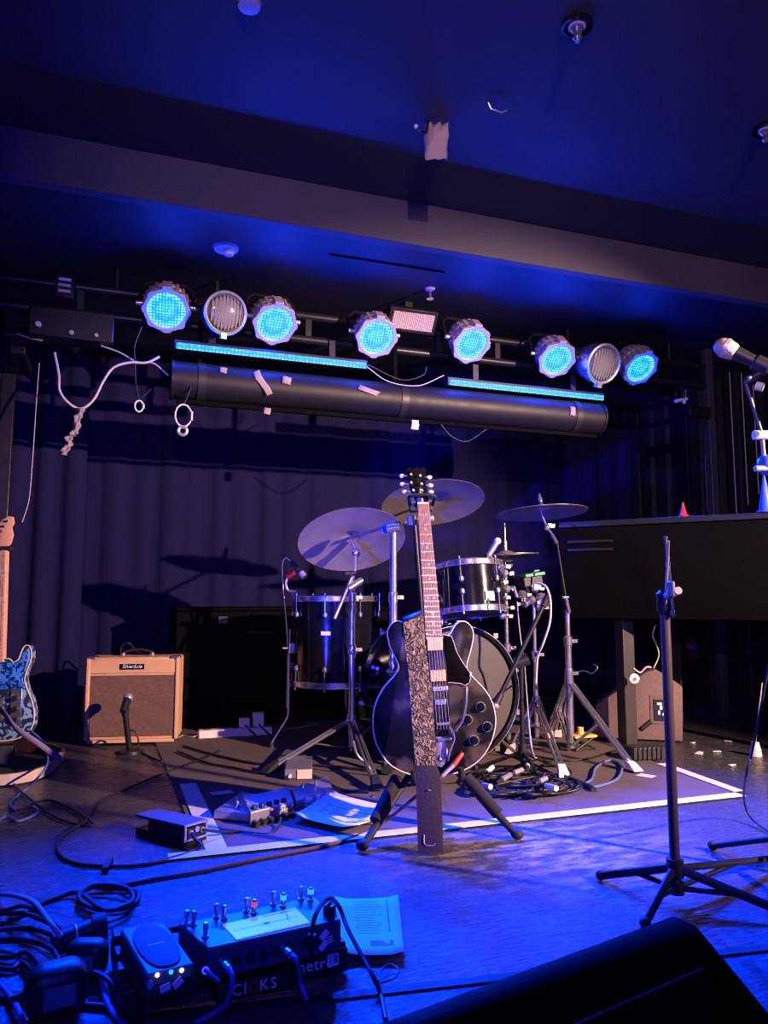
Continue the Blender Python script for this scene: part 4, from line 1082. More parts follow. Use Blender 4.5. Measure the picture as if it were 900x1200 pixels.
part('mic_body', MB().cyl(be1 + (be0 - be1) * .02, be1 + (be1 - be0) * .08, .013, .017), M['black_plastic'], kmm)
part('mic_grille', MB().sph(be1 + (be1 - be0) * .10, .019, nu=14), mat('pinkish steel mesh', (.5, .36, .34), .4, .7), kmm, 'pinkish metal grille')
cable([aD(x, y, db + dz) for x, y, dz in ((630, 683, .1), (640, 688, .06), (645, 705, .04), (644, 730, .04), (636, 755, .05), (630, 770, .08), (628, 800, .1))], .005, 'cable_white', 'pale cable arching down from the cluttered clamps beside the rack tom')
cable([aD(x, y, dp - .03) for x, y in ((606, 705), (608, 730), (611, 755), (614, 772))] + [fl(622, 870, .2), fl(630, 890, .01)], .0035, 'cable_grey', 'thin grey cable hanging from the clamps down to the floor')

# black cabinet behind floor tom
cx0, cx1 = aY(204, 800, 4.3).x, aY(455, 800, 4.3).x
eq = thing('equipment_case', 'wide black equipment case behind the tan amplifier and floor tom', 'case', ((cx0 + cx1) / 2, 4.5, 0))
zc = aY(250, 716, 4.3).z
part('case_body', MB().box(((cx0 + cx1) / 2, 4.48, zc / 2), (cx1 - cx0, .36, zc - .002)), M['piano_black'], eq, bev=.008)
part('case_lid', MB().box(((cx0 + cx1) / 2, 4.48, zc + .01), (cx1 - cx0 + .01, .37, .02)), M['piano_black'], eq, bev=.006)
for k in range(2): part('latch', MB().box((cx0 + .25 + .55 * k, 4.293, zc - .05), (.05, .01, .04)), M['black_metal'], eq)
part('handle', MB().tube([V((cx0 + .38, 4.3, zc - .12)), V((cx0 + .40, 4.27, zc - .12)), V((cx0 + .52, 4.27, zc - .12)), V((cx0 + .54, 4.3, zc - .12))], .008, 6), M['black_plastic'], eq)

# ================================================================== TAN AMPLIFIER
A0, A1 = fl(100, 873), fl(206, 873)
ax_ = (A1 - A0).normalized(); an = V((ax_.y, -ax_.x, 0))            # an points towards the viewer
W = (A1 - A0).length; HA = aD(150, 771, ((A0 + A1) / 2 - CP).dot(FW)).z; DPA = .19
ax_ = Matrix.Rotation(math.radians(8), 3, 'Z') @ ax_; an = V((ax_.y, -ax_.x, 0))
AT = frame_matrix((A0 + A1) / 2, ax_, V((0, 0, 1)), an)             # x right, y up, z to viewer
amp = thing('guitar_amplifier', 'tan guitar amplifier with brown grille against the back curtain', 'amplifier', tuple((A0 + A1) / 2))
def ab(c, d, name, m, par=None, bev=.004, lab=None): return part(name, MB(AT).box(c, d), m, par or amp, lab, bev=bev)
ab((0, HA / 2 + .01, -DPA / 2), (W, HA - .02, DPA), 'cabinet', M['tolex'], bev=.012)
ab((0, HA - .045, .002), (W - .02, .062, .006), 'control_band', M['tolex'])
ab((0, (HA - .09) / 2 + .022, .001), (W - .045, HA - .125, .006), 'grille_cloth', M['grille'], bev=.002)
for s in (-1, 1):
    ab((s * (W / 2 - .008), HA / 2 + .01, .004), (.016, HA - .03, .014), 'side_trim', M['tolex'])
    ab((s * (W / 2 - .02), HA - .003, -.03), (.045, .012, .07), 'corner_guard', M['chrome'])
    for z in (-.03, -DPA + .03):
        part('rubber_foot', MB(AT).box((s * (W / 2 - .05), .0062, z), (.04, .0124, .04)), M['rubber'], amp)
ab((0, .018, .003), (W - .03, .016, .01), 'bottom_trim', M['tolex'])
npl = ab((-.005, HA - .045, .006), (.115, .026, .004), 'nameplate', M['black_gloss'], bev=.001, lab='small black nameplate with slanted silver lettering')
text('nameplate_lettering', 'SilverSole', AT @ Matrix.Translation((-.005, HA - .044, .0085)), .025, M['white_ink'], npl, shear=.35, sx=.95)
hd = part('handle', MB(AT).tube(spline([(-.07, HA, -.11), (-.065, HA + .018, -.11), (0, HA + .030, -.11), (.065, HA + .018, -.11), (.07, HA, -.11)], 6), .007, 8), M['black_plastic'], amp)
for s in (-1, 1): part('handle_cap', MB(AT).cyl((s * .07, HA - .002, -.11), (s * .07, HA + .014, -.11), .012), M['chrome'], hd)
cable([AT @ V(p) for p in ((-.09, HA + .004, -.15), (-.085, HA + .045, -.15), (-.05, HA + .06, -.14), (-.02, HA + .02, -.17), (0, HA + .004, -.20))], .004, 'cable', 'black cable looping over the top of the tan amplifier')
# microphone on a short stand before the amp
mbp = fl(152, 882)
dmk = (mbp - CP).dot(FW)
ms = thing('short_microphone_stand', 'short black microphone stand before the tan amplifier grille', 'microphone stand', tuple(mbp))
part('round_base', MB().lathe([(0, 0), (.065, 0), (.06, .012), (.02, .02), (0, .022)], mbp, (0, 0, 1), 28), M['black_metal'], ms)
mt_ = aD(147, 838, dmk)
part('pole', MB().cyl(mbp, mt_, .013), M['black_metal'], ms)
part('clip', MB().cyl(mt_, aD(147, 830, dmk), .016), M['black_plastic'], ms)
am = thing('amplifier_microphone', 'dark microphone aimed at the tan amplifier grille', 'microphone', tuple(mt_))
a, b_ = aD(144, 834, dmk - .03), aD(150, 818, dmk + .04)
part('mic_body', MB().cyl(a, b_, .014, .02), M['black_plastic'], am)
part('mic_grille', MB().sph(b_, .023, nu=14), M['steel'], am)
cable([aD(149, 866, dmk), aD(151, 858, dmk + .03), aD(157, 856, dmk + .04), aD(162, 866, dmk + .04)] + [fl(164, 880, .006), fl(190, 893, .006)], .004, 'cable', 'black cable curling at the foot of the short microphone stand')

# ================================================================== BLUE GUITAR AT THE LEFT EDGE
DG = 3.16
lb = aD(-6, 868, DG - .03); lt = aD(6, 604, DG + .13)
lv = (lt - lb).normalized(); lu = (RT - lv * RT.dot(lv)).normalized(); ln = lu.cross(lv)
LF = frame_matrix(lb, lu, lv, ln); LI = LF.inverted()
def l2(px, py):
    p = LI @ on_plane(px, py, lb, ln); return (p.x, p.y)
lg_ = thing('electric_guitar', 'blue swirl electric guitar with maple neck, cut by the left edge', 'guitar', tuple(lb))
rs = [(10, 772), (16, 776), (22, 772), (25, 764), (29, 757), (34, 757), (37, 764), (36, 774), (31, 787), (29, 797), (32, 808), (37, 820), (40, 835), (39, 848), (34, 857), (24, 864), (8, 868)]
ls = [(-22, 868), (-42, 862), (-52, 845), (-52, 825), (-45, 808), (-40, 795), (-44, 780), (-46, 768), (-40, 758), (-25, 757), (-12, 764), (-8, 770)]
lo = [(p.x, p.y) for p in spline([V((*l2(*p), 0)) for p in rs + ls], 4, True)]
part('body', MB(LF).prism(lo, -.042, 0, .003), M['paisley'], lg_)
lbnd = MB(LF).tube([V((p[0], p[1], .0)) for p in lo], .003, 6, True)
part('binding', lbnd, M['piping'], lg_, 'pale binding along the body edge')
pgl = [l2(*p) for p in [(8, 774), (16, 779), (23, 775), (28, 764), (33, 763), (33, 772), (28, 788), (27, 798), (29, 807), (-35, 809), (-34, 790), (-10, 776)]]
part('pickguard', MB(LF).prism(pgl, 0, .004, .001), M['pearl_blue'], lg_, 'sparkling blue pickguard')
nn = [l2(*p) for p in ((-4, 641), (9, 641), (5, 776), (-13, 776))]
nk2 = MB(LF); nk2.add([V((p[0], p[1], z)) for z in (-.018, .012) for p in nn], [(3, 2, 1, 0), (4, 5, 6, 7), (0, 1, 5, 4), (1, 2, 6, 5), (2, 3, 7, 6), (3, 0, 4, 7)])
nko = part('neck', nk2, M['maple'], lg_, 'maple neck', bev=.002)
n0, n1, q1, q0 = [V((*p, 0)) for p in nn]
for k in range(1, 20):
    t = (1 - 2 ** (-k / 12)) / (1 - 2 ** (-20.0 / 12))
    a = n0 * (1 - t) + q0 * t + V((0, 0, .0125)); b_ = n1 * (1 - t) + q1 * t + V((0, 0, .0125))
    part('fret', MB(LF).cyl(a, b_, .0012, n=6), M['steel'], nko)
hl = [l2(*p) for p in ((-4, 641), (-6, 630), (-2, 617), (4, 609), (11, 605), (16, 606), (17, 613), (14, 618), (16, 627), (13, 637), (9, 641))]
lh = part('headstock', MB(LF).prism(hl, -.006, .008, .0015), M['maple'], lg_, 'maple headstock')
for x, y in ((11, 611), (7, 617), (4, 623), (2, 629), (0, 635)):
    p = V((*l2(x, y), .008)); part('tuner', MB(LF).cyl(p, p + V((0, 0, .012)), .005, .004), M['chrome'], lh)
part('control_plate', MB(LF).box((*l2(19, 829), .003), (abs(l2(26, 0)[0] - l2(13, 0)[0]) if False else .045, .15, .004)), M['chrome'], lg_, bev=.001)
for y in (818, 831, 843):
    p = V((*l2(19, y), .004)); part('knob', MB(LF).cyl(p, p + V((0, 0, .016)), .011), M['black_plastic'], lg_)
part('bridge_plate', MB(LF).box((*l2(-8, 832), .004), (.08, .09, .006)), M['chrome'], lg_)
for k in range(6):
    s = .12 + .76 * k / 5
    a = n0 * (1 - s) + n1 * s; b_ = q0 * (1 - s) + q1 * s; e = a + (b_ - a) * 1.4
    part('string', MB(LF).tube([a + V((0, 0, .015)), e + V((0, 0, .016))], .0006, 5), M['chrome'], lg_)
# black neck strap/yoke at the nut
part('capo', MB(LF).box((*l2(5, 643), .006), (.075, .016, .03)), M['rubber'], lg_, bev=.003)
# boat shaped cradle
cr = thing('guitar_cradle', 'pointed open cradle with pale outer side, beneath the blue guitar', 'guitar stand', tuple(fl(10, 905)))
prow = fl(75, 893)
f0, f1, f2 = fl(-60, 925), fl(10, 922), fl(52, 912)
g0, g1, g2_ = fl(-60, 884), fl(20, 884), fl(55, 887)
h_ = .05
def wall_mb(pts, h, t):
    rows = []
    for p in pts: rows.append([p + V((0, 0, .0065)), p + V((0, 0, h))])
    mb = MB().sheet(rows); k = len(pts)
    inn = []
    for i, p in enumerate(pts):
        c_ = (fl(0, 895) - p); c_.z = 0; inn.append([p + c_.normalized() * t + V((0, 0, .0065)), p + c_.normalized() * t + V((0, 0, h))])
    o = len(mb.v); mb.sheet(inn)
    for i in range(k - 1): mb.f.append((2 * i + 1, 2 * i + 3, o + 2 * i + 3, o + 2 * i + 1)); mb.f.append((2 * i, o + 2 * i, o + 2 * i + 2, 2 * i + 2))
    for i in (0, k - 1): mb.f.append((2 * i, 2 * i + 1, o + 2 * i + 1, o + 2 * i))
    return mb
part('front_side', wall_mb(spline([f0, f1, f2, prow], 6), .045, .015), mat('pale weathered board', (.52, .40, .31), .7, var=.35, scale=30), cr, 'pale front side')
part('rear_side', wall_mb(spline([prow, g2_, g1, g0], 6), .06, .015), mat('reddish brown board', (.16, .07, .055), .6), cr, 'reddish dark rear side')
base_pts = [f0, f1, f2, prow, g2_, g1, g0]
part('floor_panel', MB().prism([(p.x, p.y) for p in base_pts], .0065, .016), M['black_paint'], cr)
part('support_block', MB().box(lb + V((0, 0.0, 0)) - V((0, 0, lb.z / 2 - .004)) + V((.0, .03, -.012)), (.14, .07, max(.02, lb.z - .03))), M['black_paint'], cr, bev=.004)
cable([LF @ V((*l2(33, 856), .006)), LF @ V((*l2(43, 858), .03)), aD(52, 872, 3.06), fl(56, 890, .075), fl(50, 905, .07), fl(30, 925, .008), fl(12, 940, .006), fl(18, 950, .006), fl(34, 945, .006), fl(44, 952, .007), fl(22, 962, .006), fl(4, 958, .006), fl(-30, 985, .006)], .0045, 'cable_blue', 'blue guitar cable running from the blue guitar over the cradle')
rows = []
sl = [LF @ V((*l2(-6, 815), .05)), aD(6, 838, 2.98), aD(20, 855, 2.95), aD(40, 868, 2.96), aD(60, 882, 3.0), fl(72, 890, .065)]
for p in spline(sl, 6): rows.append([p + V((0, .0, -.012)), p + V((0, 0, .014))])
o = solo('guitar_strap', MB().sheet(rows), mat('faded violet strap', (.16, .12, .2), .8), 'faded strap of the blue guitar, drooping over the cradle', 'strap'); sm = o.modifiers.new('t', 'SOLIDIFY'); sm.thickness = .003

# power strip and plugs
p0, p1 = fl(232, 866), fl(318, 861)
d = (p1 - p0).normalized(); n_ = V((d.y, -d.x, 0))
PT = frame_matrix((p0 + p1) / 2, d, -n_, V((0, 0, 1)))
L_ = (p1 - p0).length
pst = thing('power_strip', 'pale power strip lying left of the floor tom', 'power strip', tuple((p0 + p1) / 2))
part('strip_body', MB(PT).box((0, 0, .022), (L_, .055, .042)), M['white_plastic'], pst, bev=.006)
for k in range(5): part('socket', MB(PT).cyl((-L_ * .38 + k * L_ * .19, 0, .0425), (-L_ * .38 + k * L_ * .19, 0, .045), .018), M['grey_paint'], pst)
for x, w, h, lab in ((.31, .055, .07, 'taller pale plug adapter at the near end of the power strip'), (.12, .05, .045, 'low pale plug adapter in the middle of the power strip')):
    c = PT @ V((x * L_ if x > .2 else x * L_, 0, .046)); t = thing('plug_adapter', lab, 'plug', tuple(c))
    part('case', MB(PT).box((x * L_, 0, .046 + h / 2), (w, .045, h)), M['white_plastic'], t, bev=.005)
    part('plug_lead', MB(PT).tube(spline([(x * L_, -.03, .06), (x * L_ + .02, -.06, .04), (x * L_ + .05, -.10, .012)], 5), .004, 6), M['cable'], t)
cable([fl(x, y, .005) for x, y in ((322, 862), (335, 855), (352, 853), (371, 848))], .004, 'cable_grey', 'thin pale cable running behind the foot of the left cymbal stand')
cable([PT @ V((-L_ / 2 + .006, 0, .02)), PT @ V((-L_ / 2 - .03, .005, .01)), fl(215, 862, .006), fl(208, 865, .006)], .0045, 'cable_grey', 'pale lead of the power strip beside the amplifier')

# ================================================================== FLOOR PEDALS IN THE MIDDLE
def oriented(o, e1, h=V((0, 0, 1))):
    e1 = V((e1.x, e1.y, 0)).normalized(); e2 = V((-e1.y, e1.x, 0)); return frame_matrix(o, e1, e2, V((0, 0, 1)))
vA, vD, vC = fl(158, 978), fl(215, 996), fl(241, 987)
VT = oriented((vA + vD) / 2, vD - vA)      # x along the pedal towards the jack end, y to the far side
Lp = (vD - vA).length; Wp = (vC - vD).length
vp = thing('volume_pedal', 'flat black volume pedal lying in front of the silver pedals', 'pedal', tuple((vA + vD) / 2))
part('base', MB(VT).box((0, Wp / 2, .011), (Lp, Wp, .02)), M['black_metal'], vp, bev=.003)
z0, z1 = .058, .066
tr = MB(VT).hexa([(-Lp * .25, .004, .021), (Lp * .5, .004, .021), (Lp * .5, Wp - .004, .021), (-Lp * .25, Wp - .004, .021), (-Lp * .25, .004, z0 - .01), (Lp * .5, .004, z1 - .012), (Lp * .5, Wp - .004, z1 - .012), (-Lp * .25, Wp - .004, z0 - .01)])
part('housing', tr, M['black_metal'], vp)
part('treadle', MB(VT).hexa([(-Lp * .52, 0, z0 - .008), (Lp * .5, 0, z1 - .008), (Lp * .5, Wp, z1 - .008), (-Lp * .52, Wp, z0 - .008), (-Lp * .52, 0, z0), (Lp * .5, 0, z1), (Lp * .5, Wp, z1), (-Lp * .52, Wp, z0)]), mat('blue grey rubber tread', (.10, .10, .13), .6), vp, bev=.002)
fr = MB(VT)
for y in (.004, Wp - .004): fr.box((Lp * .5 + .001, y, .043), (.004, .006, .042))
for z in (.022, .062): fr.box((Lp * .5 + .001, Wp / 2, z), (.004, Wp, .005))
part('end_frame', fr, M['steel'], vp)
for k, y in enumerate((.25, .5, .75)):
    part('jack_socket', MB(VT).cyl((Lp * .5, Wp * y, .042 if k != 1 else .048), (Lp * .5 + .008, Wp * y, .042 if k != 1 else .048), .008), M['steel'], vp)
cable([VT @ V((Lp * .5 + .01, Wp * .25, .042)), VT @ V((Lp * .5 + .03, Wp * .2, .03)), fl(236, 991, .02), fl(225, 998, .006), fl(200, 1006, .006), fl(165, 1013, .006), fl(128, 1015, .006), fl(95, 1013, .006), fl(75, 1006, .006), fl(67, 993, .006), fl(75, 978, .006), fl(100, 962, .006), fl(116, 942, .006), fl(150, 924, .006), fl(190, 907, .006), fl(230, 892, .012), fl(258, 880, .006)], .005, 'cable', 'long black cable looping from the volume pedal round behind to the power strip')
solo('cable_tie', strip([fl(129, 1012), fl(123, 1024)], .016, .016, .012), M['black_plastic'], 'small black tie wrapped on the cable loop left of the volume pedal', 'cable tie')
cable([VT @ V((Lp * .5 + .01, Wp * .72, .042)), fl(262, 975, .02), fl(285, 975, .006), fl(315, 977, .006), fl(326, 968, .012), fl(329, 958, .03)], .0045, 'cable', 'short black patch cable between the volume pedal and the silver pedals')

def pedal(name, lab, q, h0, h1, m, cat='pedal', grp=None):
    """q: near-left, near-right, far-right, far-left floor corners; h0 front height, h1 back height"""
    r = thing(name, lab, cat, tuple((q[0] + q[2]) / 2), grp)
    z = V((0, 0, .0085))
    body = MB().hexa([p + z for p in q] + [q[0] + V((0, 0, h0)), q[1] + V((0, 0, h0)), q[2] + V((0, 0, h1)), q[3] + V((0, 0, h1))])
    part('case', body, m, r, bev=.003)
    return r
def quad_pt(q, s, t, z): 
    p = (q[0] * (1 - s) + q[1] * s) * (1 - t) + (q[3] * (1 - s) + q[2] * s) * t; return V((p.x, p.y, z))
def qknob(r, q, s, t, z, rad, h, m, name='knob', n=14):
    p = quad_pt(q, s, t, z); return part(name, MB().lathe([(rad, 0), (rad, h * .7), (rad * .8, h), (0, h)], p, (0, 0, 1), n), m, r)
dark_blue = mat('dark pedal enamel', (.12, .12, .16), .4, .2)
# double pedal with knob row
q = [fl(293, 972), fl(344, 958), fl(338, 944), fl(284, 957)]
d1 = pedal('effects_pedal', 'silver effects pedal with a pale name strip, nearest of the silver pedals', q, .05, .062, M['silver_paint'], grp='silver effects pedals')
for k in range(5): qknob(d1, q, .1 + .17 * k, .12, .051, .009, .012, M['black_plastic'])
e1 = (q[1] - q[0]).normalized(); ev = V((0, 0, 1)); en = V((e1.y, -e1.x, 0))
FT = frame_matrix((q[0] + q[1]) / 2, e1, ev, en); Lw = (q[1] - q[0]).length
part('name_strip', MB(FT).box((Lw * .28, .038, .001), (Lw * .3, .012, .002)), M['white_plastic'], d1, 'pale name strip')
text('name_lettering', 'LOOPER', FT @ Matrix.Translation((Lw * .28, .038, .003)), .013, M['black_paint'], d1)
for k in range(6): part('jack_plug', MB(FT).cyl((-Lw * .42 + k * Lw * .165, .018, 0), (-Lw * .42 + k * Lw * .165, .018, .022), .009), M['black_plastic'], d1)
part('indicator_light', MB(FT).cyl((-Lw * .02, .043, 0), (-Lw * .02, .043, .003), .0032, n=10), mat('red indicator', (.8, .05, .03), .3, emit=(1, .08, .04), es=3), d1, 'lit red indicator')
part('indicator_light', MB(FT).cyl((.0 + Lw * .05, .024, .004), (Lw * .05, .024, .008), .0025, n=8), M['white_plastic'], d1)
q = [fl(252, 966), fl(292, 972), fl(284, 955), fl(262, 946)]
q = [fl(250, 963), fl(291, 967), fl(322, 951), fl(284, 941)]
d2_ = pedal('effects_pedal', 'silver effects pedal with two upright foot switches, behind the volume pedal', q, .034, .04, M['silver_paint'], grp='silver effects pedals')
for s in (.5, .8):
    t = qknob(d2_, q, s, .2, .036, .008, .022, M['chrome'], 'foot_switch')
for s, t in ((.3, .75), (.5, .8), (.7, .85), (.2, .55)): qknob(d2_, q, s, t, .038, .010, .012, M['steel'])
q = [fl(347, 953), fl(390, 938), fl(384, 926), fl(341, 941)]
d3 = pedal('effects_pedal', 'silver effects pedal with rounded knobs on its near face, behind the blue lit paper', q, .04, .05, M['silver_paint'], grp='silver effects pedals')
e1 = (q[1] - q[0]).normalized(); en = V((e1.y, -e1.x, 0)); FT = frame_matrix((q[0] + q[1]) / 2, e1, V((0, 0, 1)), en); Lw = (q[1] - q[0]).length
for k, r_ in enumerate((.018, .012, .012)): part('knob', MB(FT).cyl((-Lw * .2 + k * Lw * .26, .022, 0), (-Lw * .2 + k * Lw * .26, .022, .014), r_), M['white_plastic'], d3)
for s, t in ((.25, .6), (.6, .6)): qknob(d3, q, s, t, .045, .005, .022, M['chrome'], 'foot_switch')
q = [fl(333, 916), fl(366, 915), fl(366, 901), fl(337, 900)]
d4 = pedal('direct_box', 'small box with one cream side, behind the silver pedals near the chrome stand leg', q, .045, .05, M['grey_paint'], 'box')
e1 = (q[1] - q[0]).normalized(); FT = frame_matrix((q[0] + q[1]) / 2, e1, V((0, 0, 1)), V((e1.y, -e1.x, 0))); Lw = (q[1] - q[0]).length
part('cream_plate', MB(FT).box((Lw * .22, .026, .002), (Lw * .52, .034, .004)), mat('cream plate', (.75, .6, .42), .5), d4, 'cream side plate')
part('jack_plug', MB(FT).cyl((-Lw * .3, .022, 0), (-Lw * .3, .022, .014), .007), M['white_plastic'], d4)

def paper(name, quad, lab, z=.009, lines=None, sag=0.0):
    P = [fl(x, y, z) for x, y in quad]; rows = []
    for j in range(7):
        t = j / 6; row = []
        for i in range(7):
            s = i / 6; p = (P[0] * (1 - s) + P[1] * s) * (1 - t) + (P[3] * (1 - s) + P[2] * s) * t
            row.append(p + V((0, 0, sag * ((2 * t - 1) ** 2 * .6 + (2 * s - 1) ** 4 * .6))))
        rows.append(row)
    r = thing(name, lab, 'paper', tuple((P[0] + P[2]) / 2))
    o = part('sheet', MB().sheet(rows), M['paper'], r); sm = o.modifiers.new('t', 'SOLIDIFY'); sm.thickness = .0006; sm.offset = -1
    if lines:
        tm_ = MB()
        for (s0, s1, t0, t1) in lines:
            def at(s, t): return (P[0] * (1 - s) + P[1] * s) * (1 - t) + (P[3] * (1 - s) + P[2] * s) * t + V((0, 0, sag * ((2 * t - 1) ** 2 * .6 + (2 * s - 1) ** 4 * .6) + .0009))
            n = 5
            for k in range(n):
                a_ = s0 + (s1 - s0) * k / n; b2 = s0 + (s1 - s0) * (k + 1) / n
                tm_.add([at(a_, t0), at(b2, t0), at(b2, t1), at(a_, t1)], [(0, 1, 2, 3)])
        part('printed_lines', tm_, M['grey_ink'], r)
    return r
paper('paper_sheet', ((345, 962), (414, 978), (462, 952), (385, 932)), 'blue lit sheet of paper lying between the silver pedals and the guitar stand leg', .012,
      [(.15 + .0, .85, .42 + .06 * k, .445 + .06 * k) for k in range(5)], .02)
rnd = random.Random(3)
paper('set_list', ((401, 1124), (474, 1124), (467, 1056), (392, 1058)), 'printed sheet of paper behind the long pedal unit', .009,
      [(.25, .25 + .55 * rnd.uniform(.6, 1), .40 + .045 * k, .41 + .045 * k) for k in range(13)] + [(.48, .86, .16, .27), (.8, .82, .40, .95)], .012)

# ================================================================== FRONT PEDALBOARD
o0, o1 = fl(140, 1199), fl(408, 1143)
e1 = (o1 - o0).normalized(); en = V((e1.y, -e1.x, 0))          # en: towards the viewer
BT = frame_matrix(o0, e1, V((0, 0, 1)), en)                     # x along, y up, z to viewer
Lb = (o1 - o0).length
pbd = thing('pedalboard', 'black slatted pedalboard with white lettering at the front of the stage', 'pedalboard', tuple((o0 + o1) / 2))
part('front_rail', MB(BT).box((Lb / 2, .028, -.012), (Lb, .042, .024)), M['black_metal'], pbd, bev=.004)
for k in range(3): part('deck_rail', MB(BT).box((Lb / 2, .05 + .008 * k, -.065 - .06 * k), (Lb, .012, .04)), M['black_metal'], pbd, bev=.002)
for x in (.012, Lb - .012): part('side_rail', MB(BT).box((x, .035, -.11), (.024, .04, .2)), M['black_metal'], pbd, bev=.003)
for x in (.03, Lb - .03):
    for z in (-.02, -.19): part('rubber_foot', MB(BT).cyl((x, .0, z), (x, .016, z), .011), M['rubber'], pbd)
def bpt(px, py): 
    p = BT.inverted() @ on_plane(px, py, o0, en); return (p.x, p.y)
x, y = bpt(368, 1131)
text('lettering', 'metro', BT @ Matrix.Translation((x, y, .0006)), .030, M['white_ink'], pbd, spacing=1.05)
x, y = bpt(390, 1124.5)
bxw = MB(BT).box((x, y, .0005), (.022, .022, .001)); part('number_box', bxw, M['white_ink'], pbd, 'white square with dark number')
text('lettering', '18', BT @ Matrix.Translation((x, y, .0012)), .019, M['black_paint'], pbd)
x, y = bpt(208, 1172)
text('lettering', 'pedaltrain', BT @ Matrix.Translation((x, y, .0006)), .026, M['grey_ink'], pbd)
psu = thing('power_supply', 'black power supply brick with white letters, slung under the front of the pedalboard', 'power supply', tuple(BT @ V((Lb * .5, .02, .02))))
xa, ya = bpt(268, 1165); xb, yb = bpt(330, 1140)
part('case', MB(BT).box(((xa + xb) / 2, .022, .0105), (xb - xa + .05, .03, .018)), M['black_metal'], psu, bev=.003)
x, y = bpt(295, 1154); y = .023
for k, ch in enumerate('CIOKS'):
    text('lettering', ch, BT @ Matrix.Translation((x + (-.031, -.0165, -.001, .017, .034)[k], y, .0203)), .026, M['red_ink' if ch == 'O' else 'white_ink'], psu)
# long pedal unit
zt_ = .112
u0, u1, u2, u3 = fl(243, 1112, zt_), fl(400, 1078, zt_), fl(368, 1050, zt_ + .012), fl(209, 1082, zt_ + .012)
un = thing('multi_effects_unit', 'long black pedal unit with a lit screen and paired switches, on the pedalboard', 'pedal', tuple(V(((u0 + u2) / 2)[:2] + (.06,))))
dn = V((0, 0, -.052))
part('case', MB().hexa([u0 + dn, u1 + dn, u2 + dn * 1.1, u3 + dn * 1.1, u0, u1, u2, u3]), mat('dark blue grey enamel', (.06, .06, .075), .42), un, bev=.003)
topn = (u1 - u0).cross(u3 - u0).normalized()
def ut(px, py, lift=0): return on_plane(px, py, u0 + topn * lift, topn)
sq = [ut(x, y, .0022) for x, y in ((277, 1100.5), (363, 1080.5), (346, 1063.5), (261, 1083))]
scr = part('screen', MB().slab(sq, .003), M['screen'], un, 'lit pale screen')
sln = MB()
def sat(s, t, z=.0006): return (sq[0] * (1 - s) + sq[1] * s) * (1 - t) + (sq[3] * (1 - s) + sq[2] * s) * t + topn * z
for (s0, s1, t0, t1) in ((.05, .92, .46, .48), (.45, .53, .42, .54), (.5, .98, .86, .90)): sln.add([sat(s0, t0), sat(s1, t0), sat(s1, t1), sat(s0, t1)], [(0, 1, 2, 3)])
part('screen_lines', sln, M['grey_paint'], scr)
part('screen_mark', MB().add([sat(.76, .35, .0007), sat(.78, .35, .0007), sat(.83, .75, .0007), sat(.81, .75, .0007)], [(0, 1, 2, 3)]), M['white_ink'], scr)
lamp_c = {5: (.3, 1, .6), 4: (.8, .15, .15), 3: None}
sw_red = mat('lit red switch ring', (.6, .1, .1), .3, emit=(1, .12, .1), es=.5); sw_green = mat('lit teal switch ring', (.1, .6, .4), .3, emit=(.05, .9, .6), es=.5)
prs = [(218, 1083), (226, 1084), (253, 1075), (262, 1077), (288, 1068), (297, 1070), (320, 1060), (331, 1062), (352, 1054), (363, 1055), (240, 1098)]
for i, (x, y) in enumerate(prs):
    x += .5; p = ut(x, y)
    k = part('foot_switch', MB().lathe([(.0062, 0), (.0062, .003), (.0036, .004), (.0036, .013), (.0052, .014), (.0052, .023), (.003, .025), (0, .025)], p, topn, 14), M['chrome'] if i % 2 else M['steel'], un)
    if i in (5, 7, 9): part('switch_ring', MB().lathe([(.0054, .013), (.0062, .0135), (.0062, .022), (.0054, .0225)], p, topn, 14, closed=True), sw_red if i == 5 else sw_green, k, 'coloured switch ring')
# rear/front face sockets, tags, plugs
fn = (u1 - u0).cross(V((0, 0, 1))).normalized()
def uf(px, py, lift=0): return on_plane(px, py, u0 + fn * lift, fn)
for k in range(8):
    p = (u0 * (1 - .1 - .1 * k) + u1 * (.1 + .1 * k)) + V((0, 0, -.028)); part('jack_socket', MB().cyl(p - fn * .002, p + fn * .004, .0085), M['black_plastic'], un)
def tagbox(x, y, w, h, rot, lab, parent, m='white_plastic'):
    p = uf(x, y, .003); ee = (u1 - u0).normalized(); ev = V((0, 0, 1)); c_, s_ = math.cos(rot), math.sin(rot)
    T = frame_matrix(p, ee * c_ + ev * s_, ev * c_ - ee * s_, fn); return part('tag_sticker', MB(T).box((0, 0, 0), (w, h, .003)), M[m], parent, lab)
tagbox(380, 1095.5, .018, .010, .75, 'small white tag', un); tagbox(379, 1108, .018, .010, .75, 'small white tag', un)
for k in range(3): tagbox(386 + k * .5, 1098 + 3 * k, .012, .0012, .2, None, un)
# wah pedal
wt = .108
w0, w1, w2, w3 = fl(172, 1143, wt), fl(228, 1129, wt), fl(193, 1080, wt + .012), fl(141, 1088, wt + .012)
wp = thing('expression_pedal', 'expression pedal with oval tread pad and three small lights, left on the pedalboard', 'pedal', tuple(V(((w0 + w2) / 2)[:2] + (.06,))))
part('case', MB().hexa([w0 + V((0, 0, -.042)), w1 + V((0, 0, -.042)), w2 + V((0, 0, -.055)), w3 + V((0, 0, -.055)), w0 + V((0, 0, -.022)), w1 + V((0, 0, -.022)), w2 + V((0, 0, -.02)), w3 + V((0, 0, -.02))]), M['black_metal'], wp, bev=.003)
part('rocker', MB().hexa([w0 + V((0, 0, -.0215)), w1 + V((0, 0, -.0215)), w2 + V((0, 0, -.0195)), w3 + V((0, 0, -.0195)), w0, w1, w2, w3]), mat('matte blue grey enamel', (.10, .10, .12), .5), wp, bev=.004)
